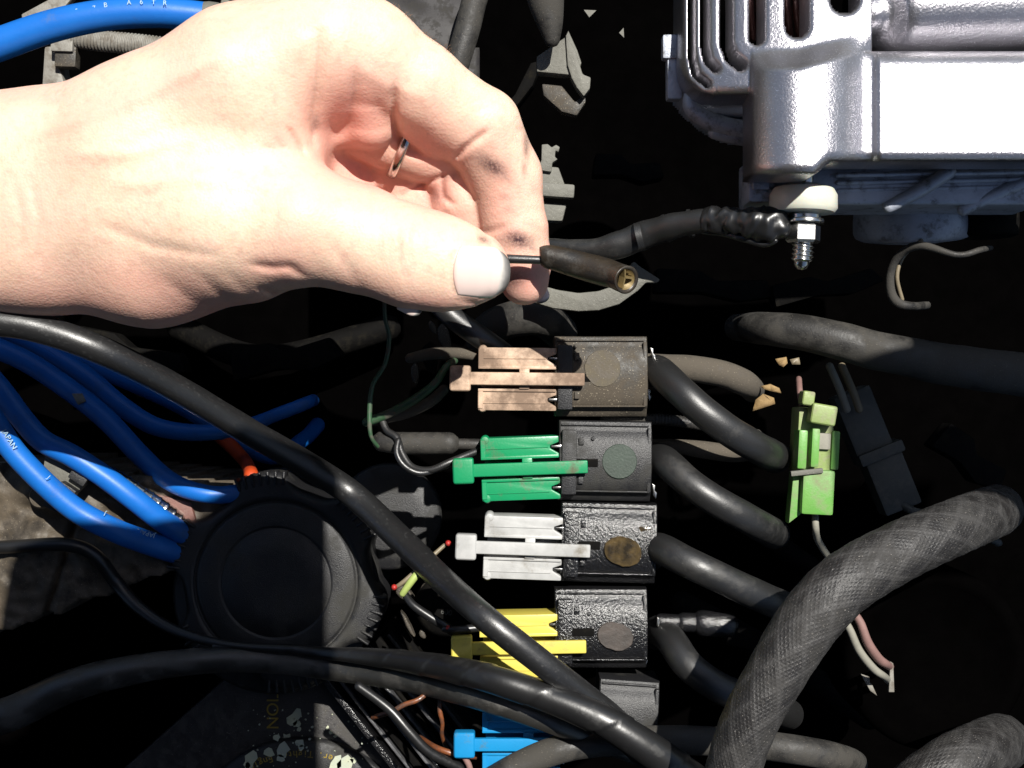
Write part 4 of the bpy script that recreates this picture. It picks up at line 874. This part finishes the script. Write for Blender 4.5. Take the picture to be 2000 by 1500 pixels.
CREASE += [([(60, 262), (200, 215), (330, 160), (440, 105)], 16, -4, 400), ([(230, 360), (380, 345), (520, 360)], 18, -4, 400), ([(150, 300), (260, 300), (360, 270)], 14, -2.5, 400), ([(640, 330), (720, 372), (800, 415)], 14, -2, 420),
 ([(30, 360), (45, 430), (40, 500)], 10, 2.2, 400), ([(60, 350), (78, 430), (70, 520)], 8, 1.8, 400), ([(200, 440), (300, 480), (420, 500)], 12, 2.5, 400),
 ([(900, 474), (886, 500), (881, 530), (884, 562), (893, 590)], 4, 3.2, 430), ([(905, 470), (945, 474), (980, 492)], 4, 2.0, 430), ([(893, 590), (935, 594), (975, 580)], 4, 2.0, 420),
 ([(700, 130), (760, 170), (830, 190)], 14, -2, 420), ([(900, 210), (930, 195), (960, 190)], 4, 1.5, 440), ([(915, 228), (945, 210), (975, 206)], 4, 1.5, 440), ([(560, 40), (600, 60), (650, 60)], 5, 1.2, 440), ([(640, 470), (680, 520), (700, 560)], 14, 2, 430),
 ([(730, 395), (722, 450), (728, 520)], 4, 1., 450), ([(745, 405), (740, 455), (746, 530)], 4, .9, 450), ([(838, 446), (835, 490), (838, 540)], 3.5, 1., 450)]
BUMPS = [((150, 260), 60, 6), ((600, 400), 70, 7), ((565, 75), 60, 6), ((210, 290), 50, 4), ((420, 330), 120, -5), ((985, 215), 40, 4), ((800, 455), 50, 4), ((330, 230), 60, -4), ((140, 540), 60, -4)]
def hand_sdf(p):
    px = 1000+p[:, 0]*H/(H-p[:, 2]); py = 750-p[:, 1]*H/(H-p[:, 2])
    body = chain(p, BODY)
    body = smin(body, chain(p, BASE), 16)
    idx = chain(p, INDEX)
    d = smin(body, idx, 7)
    # thick join only at the knuckle
    kn = np.clip((740-px)/60, 0, 1); d = d*(1-kn)+smin(body, idx, 50)*kn
    d = smin(d, chain(p, MIDDLE), 4); d = smin(d, chain(p, RING), 4); d = smin(d, chain(p, PINKY), 6)
    for line, wd, dp, mz in CREASE:
        e = pdist(px, py, line); d = d+dp*np.exp(-(e/wd)**2)*(p[:, 2] > mz)
    for (x, y), r, a in BUMPS: d = d-a*np.exp(-((px-x)**2+(py-y)**2)/r**2)*(p[:, 2] > 400)
    return d
VX = 3.2
lo = np.array([P(-620, 0, 400).x, P(0, 720, 400).y, 170.]); hi = np.array([P(1120, 0, 420).x, P(0, -120, 400).y, 680.])
Nn = (np.ceil((hi-lo)/VX/4).astype(int)*4)+1
cs = 4*VX; Nc = (Nn-1)//4+1
g = np.stack(np.meshgrid(*[lo[i]+np.arange(Nc[i])*cs for i in range(3)], indexing='ij'), -1).reshape(-1, 3).astype(np.float32)
cd = hand_sdf(g).reshape(Nc)
near = np.abs(cd) < cs*2.6
full = np.repeat(np.repeat(np.repeat(cd, 4, 0), 4, 1), 4, 2)
nf = np.repeat(np.repeat(np.repeat(near, 4, 0), 4, 1), 4, 2)
# cell-centred lookup: shift so that each fine node takes its nearest coarse node
full = full[2:2+Nn[0], 2:2+Nn[1], 2:2+Nn[2]]; nf = nf[2:2+Nn[0], 2:2+Nn[1], 2:2+Nn[2]]
Nf = full.shape; D = np.ascontiguousarray(full).astype(np.float32)
ii = np.argwhere(nf)
for s0 in range(0, len(ii), 600000):
    q = ii[s0:s0+600000]; pts_ = (lo+q*VX).astype(np.float32); D[q[:, 0], q[:, 1], q[:, 2]] = hand_sdf(pts_)
inside = D < 0
cnt = np.zeros(tuple(n_-1 for n_ in Nf), np.int8)
for a in (0, 1):
    for b in (0, 1):
        for c in (0, 1): cnt += inside[a:Nf[0]-1+a, b:Nf[1]-1+b, c:Nf[2]-1+c]
act = (cnt > 0) & (cnt < 8); cells = np.argwhere(act); vid = np.full(cnt.shape, -1, np.int32); vid[act] = np.arange(len(cells))
acc = np.zeros((len(cells), 3)); num = np.zeros(len(cells))
cor = [(a, b, c) for a in (0, 1) for b in (0, 1) for c in (0, 1)]
for a in cor:
    for ax in range(3):
        if a[ax]: continue
        b = list(a); b[ax] = 1
        da = D[cells[:, 0]+a[0], cells[:, 1]+a[1], cells[:, 2]+a[2]]; db = D[cells[:, 0]+b[0], cells[:, 1]+b[1], cells[:, 2]+b[2]]
        m_ = (da < 0) != (db < 0); t = np.where(m_, da/np.where(m_, da-db, 1), 0)
        pt = np.array(a, float)[None].repeat(len(cells), 0); pt[:, ax] += t
        acc[m_] += pt[m_]; num[m_] += 1
HV = lo+(cells+acc/num[:, None])*VX
quads = []
for ax in range(3):
    o1, o2 = [(1, 2), (2, 0), (0, 1)][ax]
    sl0 = [slice(1, -1)]*3; sl0[ax] = slice(0, -1); sl1 = [slice(1, -1)]*3; sl1[ax] = slice(1, None)
    A_ = inside[tuple(sl0)]; B_ = inside[tuple(sl1)]; e = np.argwhere(A_ != B_)
    fl = A_[e[:, 0], e[:, 1], e[:, 2]]
    base = e.copy(); base[:, o1] += 1; base[:, o2] += 1
    def v_(d1, d2):
        q = base.copy(); q[:, o1] += d1; q[:, o2] += d2; return vid[q[:, 0], q[:, 1], q[:, 2]]
    Q = np.stack([v_(-1, -1), v_(0, -1), v_(0, 0), v_(-1, 0)], 1)
    Q[~fl] = Q[~fl][:, ::-1]; quads.append(Q)
quads = np.concatenate(quads); quads = quads[(quads >= 0).all(1)]
# light smoothing
E = np.concatenate([quads[:, [0, 1]], quads[:, [1, 2]], quads[:, [2, 3]], quads[:, [3, 0]]])
for it in range(4):
    s_ = np.zeros_like(HV); c_ = np.zeros(len(HV))
    for k_ in range(3):
        s_[:, k_] = np.bincount(E[:, 0], HV[E[:, 1], k_], len(HV))+np.bincount(E[:, 1], HV[E[:, 0], k_], len(HV))
    c_ = np.bincount(E[:, 0], minlength=len(HV))+np.bincount(E[:, 1], minlength=len(HV))
    HV = HV+(.5 if it % 2 == 0 else .5)*(s_/np.maximum(c_, 1)[:, None]-HV)
hpx = 1000+HV[:, 0]*H/(H-HV[:, 2]); hpy = 750-HV[:, 1]*H/(H-HV[:, 2])

def skin_material():
    m = bpy.data.materials.new('skin'); m.use_nodes = True; t = m.node_tree; N = t.nodes; L = t.links; b = N['Principled BSDF']
    tc = N.new('ShaderNodeTexCoord')
    def at(n_): q = N.new('ShaderNodeAttribute'); q.attribute_name = n_; return q.outputs['Fac']
    def nz(s, d=5, r=.6): q = N.new('ShaderNodeTexNoise'); q.inputs['Scale'].default_value = s; q.inputs['Detail'].default_value = d; q.inputs['Roughness'].default_value = r; L.new(tc.outputs['Object'], q.inputs['Vector']); return q.outputs[0]
    def mp(v, a, c, lo_=0., hi_=1.): q = N.new('ShaderNodeMapRange'); q.inputs[1].default_value = a; q.inputs[2].default_value = c; q.inputs[3].default_value = lo_; q.inputs[4].default_value = hi_; L.new(v, q.inputs[0]); return q.outputs[0]
    def ma(op, a, c):
        q = N.new('ShaderNodeMath'); q.operation = op
        for i_, s in enumerate((a, c)):
            if isinstance(s, (int, float)): q.inputs[i_].default_value = s
            else: L.new(s, q.inputs[i_])
        return q.outputs[0]
    def mix(f, a, c):
        q = N.new('ShaderNodeMix'); q.data_type = 'RGBA'; L.new(f, q.inputs[0])
        for s, k in ((a, 6), (c, 7)):
            if isinstance(s, tuple): q.inputs[k].default_value = (*s, 1)
            else: L.new(s, q.inputs[k])
        return q.outputs[2]
    c1 = mix(mp(nz(90), .35, .65), (.66, .465, .345), (.73, .53, .405))
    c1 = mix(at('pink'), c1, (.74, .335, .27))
    c1 = mix(ma('MULTIPLY', mp(nz(420, 5), .48, .75), .55), c1, (.56, .31, .24)); c1 = mix(ma('MULTIPLY', mp(nz(45, 4), .42, .68), .5), c1, (.72, .39, .31))
    gr = ma('MULTIPLY', at('grime'), mp(nz(1500, 6, .75), .34, .56, .55, 1.))
    c1 = mix(gr, c1, (.055, .024, .028))
    c1 = mix(at('line'), c1, (.30, .12, .09))
    L.new(c1, b.inputs['Base Color']); b.inputs['Roughness'].default_value = .5; b.inputs['Specular IOR Level'].default_value = .35
    b.inputs['Subsurface Weight'].default_value = .25; b.inputs['Subsurface Radius'].default_value = (1, .35, .18); b.inputs['Subsurface Scale'].default_value = .0035
    vo = N.new('ShaderNodeTexVoronoi'); vo.inputs['Scale'].default_value = 1400; L.new(tc.outputs['Object'], vo.inputs['Vector'])
    h = ma('ADD', ma('MULTIPLY', vo.outputs[0], .5), nz(500, 5))
    bp = N.new('ShaderNodeBump'); bp.inputs['Strength'].default_value = .38; bp.inputs['Distance'].default_value = .0003
    L.new(h, bp.inputs['Height']); L.new(bp.outputs[0], b.inputs['Normal'])
    return m
hand = empty('hand', (P(300, 400, 400)), 'left hand with grimy fingertips pinching a small wire terminal', 'hand')
ho = mobj('skin_surface', HV, quads, skin_material(), hand)
def attr(n_, arr):
    a = ho.data.attributes.new(n_, 'FLOAT', 'POINT'); a.data.foreach_set('value', arr.astype(np.float32))
def blob(x, y, rx, ry, rot=0.):
    c_, s_ = math.cos(math.radians(rot)), math.sin(math.radians(rot)); dx = hpx-x; dy = hpy-y
    return np.exp(-(((dx*c_+dy*s_)/rx)**2+((-dx*s_+dy*c_)/ry)**2))
gm = np.zeros(len(HV))
for a_ in ((962, 325, 38, 17, 30, .95), (1040, 440, 22, 10, 20, .3), (985, 385, 14, 8, 10, .35), (985, 345, 26, 8, 35, .5), (1012, 468, 34, 18, 20, 1.), (1035, 482, 22, 10, 30, .6), (1000, 550, 34, 26, -30, .75), (1028, 285, 7, 34, 0, .7), (1024, 330, 6, 20, 0, .5), (855, 385, 26, 16, -20, .45), (616, 240, 10, 18, 10, .6), (944, 468, 14, 7, 20, .8), (880, 345, 22, 8, -20, .3), (940, 410, 60, 60, 0, .10), (850, 270, 60, 20, 20, .08), (995, 410, 16, 10, 0, .3), (1022, 250, 14, 8, 0, .3)):
    gm = np.maximum(gm, a_[5]*blob(*a_[:5]))
gm = gm*(hpx > 560)*((HV[:, 2] < 500) | (hpx > 930) | (hpx < 640))
attr('grime', gm)
pk = np.zeros(len(HV))
for a_ in ((690, 240, 90, 110, 0, .9), (700, 340, 120, 60, 20, .9), (820, 290, 80, 40, 20, .8), (985, 400, 55, 150, -10, .55), (1030, 545, 60, 60, 0, .8), (550, 275, 50, 35, 30, .7), (590, 230, 30, 70, 0, .4), (400, 610, 200, 50, 0, .7), (150, 600, 200, 60, 0, .6), (850, 380, 70, 60, 0, .8), (230, 200, 170, 40, -20, .6), (550, 525, 70, 30, 0, .6), (720, 560, 120, 30, 10, .4), (920, 590, 60, 14, 0, .5), (430, 55, 120, 30, -30, .5), (60, 190, 120, 24, 0, .6), (560, 90, 60, 60, 0, .3), (800, 470, 60, 40, 0, .35), (945, 250, 50, 30, 0, .45), (590, 420, 60, 60, 0, .25), (300, 560, 220, 50, 8, .5), (830, 590, 110, 22, 5, .6), (80, 330, 60, 100, 0, .3), (880, 300, 60, 30, 0, .5)):
    pk = np.maximum(pk, a_[5]*blob(*a_[:5]))
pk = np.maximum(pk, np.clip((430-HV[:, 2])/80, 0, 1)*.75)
attr('pink', pk)
ln = np.zeros(len(HV))
for line, wd, dp, mz in CREASE:
    ln = np.maximum(ln, min(.28, max(dp, 0)*.045)*np.exp(-(pdist(hpx, hpy, line)/min(wd*.5, 4.5))**2)*(HV[:, 2] > mz))
attr('line', ln)

# nails: curved plates laid on the hand surface
from mathutils.bvhtree import BVHTree
bv = BVHTree.FromPolygons([Vector(v) for v in HV], quads.tolist())
def zray(px, py):
    o = Vector((0, 0, H)); d = (P(px, py, 400)-o).normalized(); h = bv.ray_cast(o, d); return h[0]
nailm = bpy.data.materials.new('nail'); nailm.use_nodes = True
def nail(cx, cy, ln_, wd, rot, par, name, lift=2.5, drop=.0, follow=False):
    rowz = {}
    t = nailm.node_tree
    nu, nv = 30, 26; V = []; uvs = []
    c_, s_ = math.cos(math.radians(rot)), math.sin(math.radians(rot))
    z0 = zray(cx-ln_*.25, cy).z
    for i in range(nu+1):
        u_ = i/nu
        for j in range(nv+1):
            v_ = j/nv*2-1
            hw = wd*.5*(1-.07*(1-u_))
            lx = (u_-.5)*ln_
            # rounded free edge, slightly rounded root
            if u_ > .5: lx = ln_*.5*((u_-.5)/.5)*math.sqrt(max(0, 1-(abs(v_)**2.6)*.42))
            else: lx -= -ln_*.11*v_*v_*(1-u_*2)
            ly = v_*hw*(1-.28*max(0, (u_-.6)/.4)**2)
            x = cx+lx*c_-ly*s_; y = cy+lx*s_+ly*c_
            z = z0+lift-R(wd*.5, z0)*.62*(1-math.sqrt(max(0, 1-(v_*.93)**2)))-drop*u_*u_*ln_-.06*(lx)**2/ln_
            if follow:
                if u_ <= .72:
                    hh = zray(x, y); hz = hh.z if hh else z
                    rowz[i, j] = hz
                    z = hz+lift*(1-.75*abs(v_)**4)*min(1, .25+u_*4)
                else:
                    k0 = int(.72*nu); sl_ = (rowz.get((k0, j), z)-rowz.get((k0-4, j), z))/4
                    z = rowz.get((k0, j), z)+lift+max(min(sl_, 0), -1.0)*(i-k0)
                
            V.append(P(x, y, z)); uvs.append((u_, (v_+1)/2))
    F = []
    for i in range(nu):
        for j in range(nv): a = i*(nv+1)+j; F.append([a, a+1, a+nv+2, a+nv+1])
    n0 = len(V); V += [v-Vector((0, 0, 5)) for v in V]; uvs += uvs; F2 = [[b+n0 for b in f][::-1] for f in F]
    ring = [j for j in range(nv+1)]+[i*(nv+1)+nv for i in range(1, nu+1)]+[nu*(nv+1)+j for j in range(nv-1, -1, -1)]+[i*(nv+1) for i in range(nu-1, 0, -1)]
    S_ = [[ring[(k+1) % len(ring)], ring[k], ring[k]+n0, ring[(k+1) % len(ring)]+n0] for k in range(len(ring))]
    fc = [f[::-1] for f in F]+[f[::-1] for f in F2]+S_
    bm = bmesh.new(); bvv = [bm.verts.new(v) for v in V]; [bm.faces.new([bvv[k] for k in f]) for f in fc]; bmesh.ops.recalc_face_normals(bm, faces=bm.faces)
    fc = [[q.index for q in f.verts] for f in bm.faces] if False else None
    bm.verts.index_update(); fc = [[q.index for q in f.verts] for f in bm.faces]; bm.free()
    return mobj(name, V, fc, nailm, par, uv=uvs)
def nail_mat():
    t = nailm.node_tree; N = t.nodes; L = t.links; b = N['Principled BSDF']
    uvn = N.new('ShaderNodeUVMap'); sp = N.new('ShaderNodeSeparateXYZ'); L.new(uvn.outputs[0], sp.inputs[0])
    tc = N.new('ShaderNodeTexCoord'); nz = N.new('ShaderNodeTexNoise'); nz.inputs['Scale'].default_value = 500; L.new(tc.outputs['Object'], nz.inputs[0])
    ad = N.new('ShaderNodeMath'); ad.operation = 'MULTIPLY_ADD'; ad.inputs[1].default_value = .05; L.new(nz.outputs[0], ad.inputs[0]); L.new(sp.outputs[0], ad.inputs[2])
    cr = N.new('ShaderNodeValToRGB'); e = cr.color_ramp.elements
    e[0].position = 0; e[0].color = (.60, .38, .32, 1); e[1].position = 1; e[1].color = (.08, .075, .07, 1)
    for p_, c_ in ((.1, (.64, .50, .45)), (.84, (.64, .52, .47)), (.87, (.5, .47, .43)), (.94, (.19, .18, .17))):
        x = e.new(p_); x.color = (*c_, 1)
    L.new(ad.outputs[0], cr.inputs[0]); L.new(cr.outputs[0], b.inputs['Base Color']); b.inputs['Roughness'].default_value = .28
nail_mat()
nail(941, 531, 112, 104, 4, hand, 'thumbnail', lift=1.6, follow=True)
nail(1056, 575, 34, 34, 70, hand, 'fingernail', lift=-36)
nail(800, 598, 50, 34, 25, hand, 'fingernail', lift=-12)
# ring on the ring finger
rg_c = P(792, 270, 379); axr = (P(862, 300, 368)-P(690, 228, 395)).normalized()
e1 = axr.cross(Vector((0, 0, 1))).normalized(); e2 = axr.cross(e1).normalized()
V = []; F = []; nr = 72; prr = [(-8, 0), (-7, 4), (0, 5.5), (7, 4), (8, 0), (5, -1.5), (-5, -1.5)]
for i in range(nr):
    a = 2*math.pi*i/nr; rad = (e1*math.cos(a)+e2*math.sin(a))
    for h_, r_ in prr: V.append(rg_c+rad*(R(77, 379)+r_)+axr*h_)
q = len(prr)
for i in range(nr):
    for j in range(q): F.append([i*q+j, i*q+(j+1) % q, ((i+1) % nr)*q+(j+1) % q, ((i+1) % nr)*q+j])
tag(mobj('ring', V, F, M['steel']), 'plain silver ring glimpsed on the ring finger behind the index finger', 'ring')
# short fine hairs on the back of the index finger and the wrist edge
hm = mat('fine_hair', (.20, .12, .07), .5, bump=0)
rh = random.Random(2); parts = []
for i in range(40):
    if i < 40: t = rh.random(); x = 770+110*t+rh.uniform(-4, 4); y = 32+95*t; dx, dy = rh.uniform(-3, 14), rh.uniform(-14, -4)
    else: t = rh.random(); x = 20+170*t; y = 200-8*t; dx, dy = rh.uniform(6, 18), rh.uniform(-12, -3)
    h = None
    for s_ in range(30):
        h = zray(x, y-40+s_*3)
        if h: break
    if not h: continue
    y += -40+s_*3+rh.uniform(0, 4); z = h.z
    Vt, Ft, _ = tube([(x, y+2, z-2, .35), (x+dx*.5, y+dy*.6, z+3, .3), (x+dx, y+dy*.8, z+4, .15)], seg=4, step=5, caps=False); parts.append((Vt, Ft))
if parts:
    V, F = merge(parts); o = mobj('fine_hairs', V, F, hm, hand); o['kind'] = 'stuff'
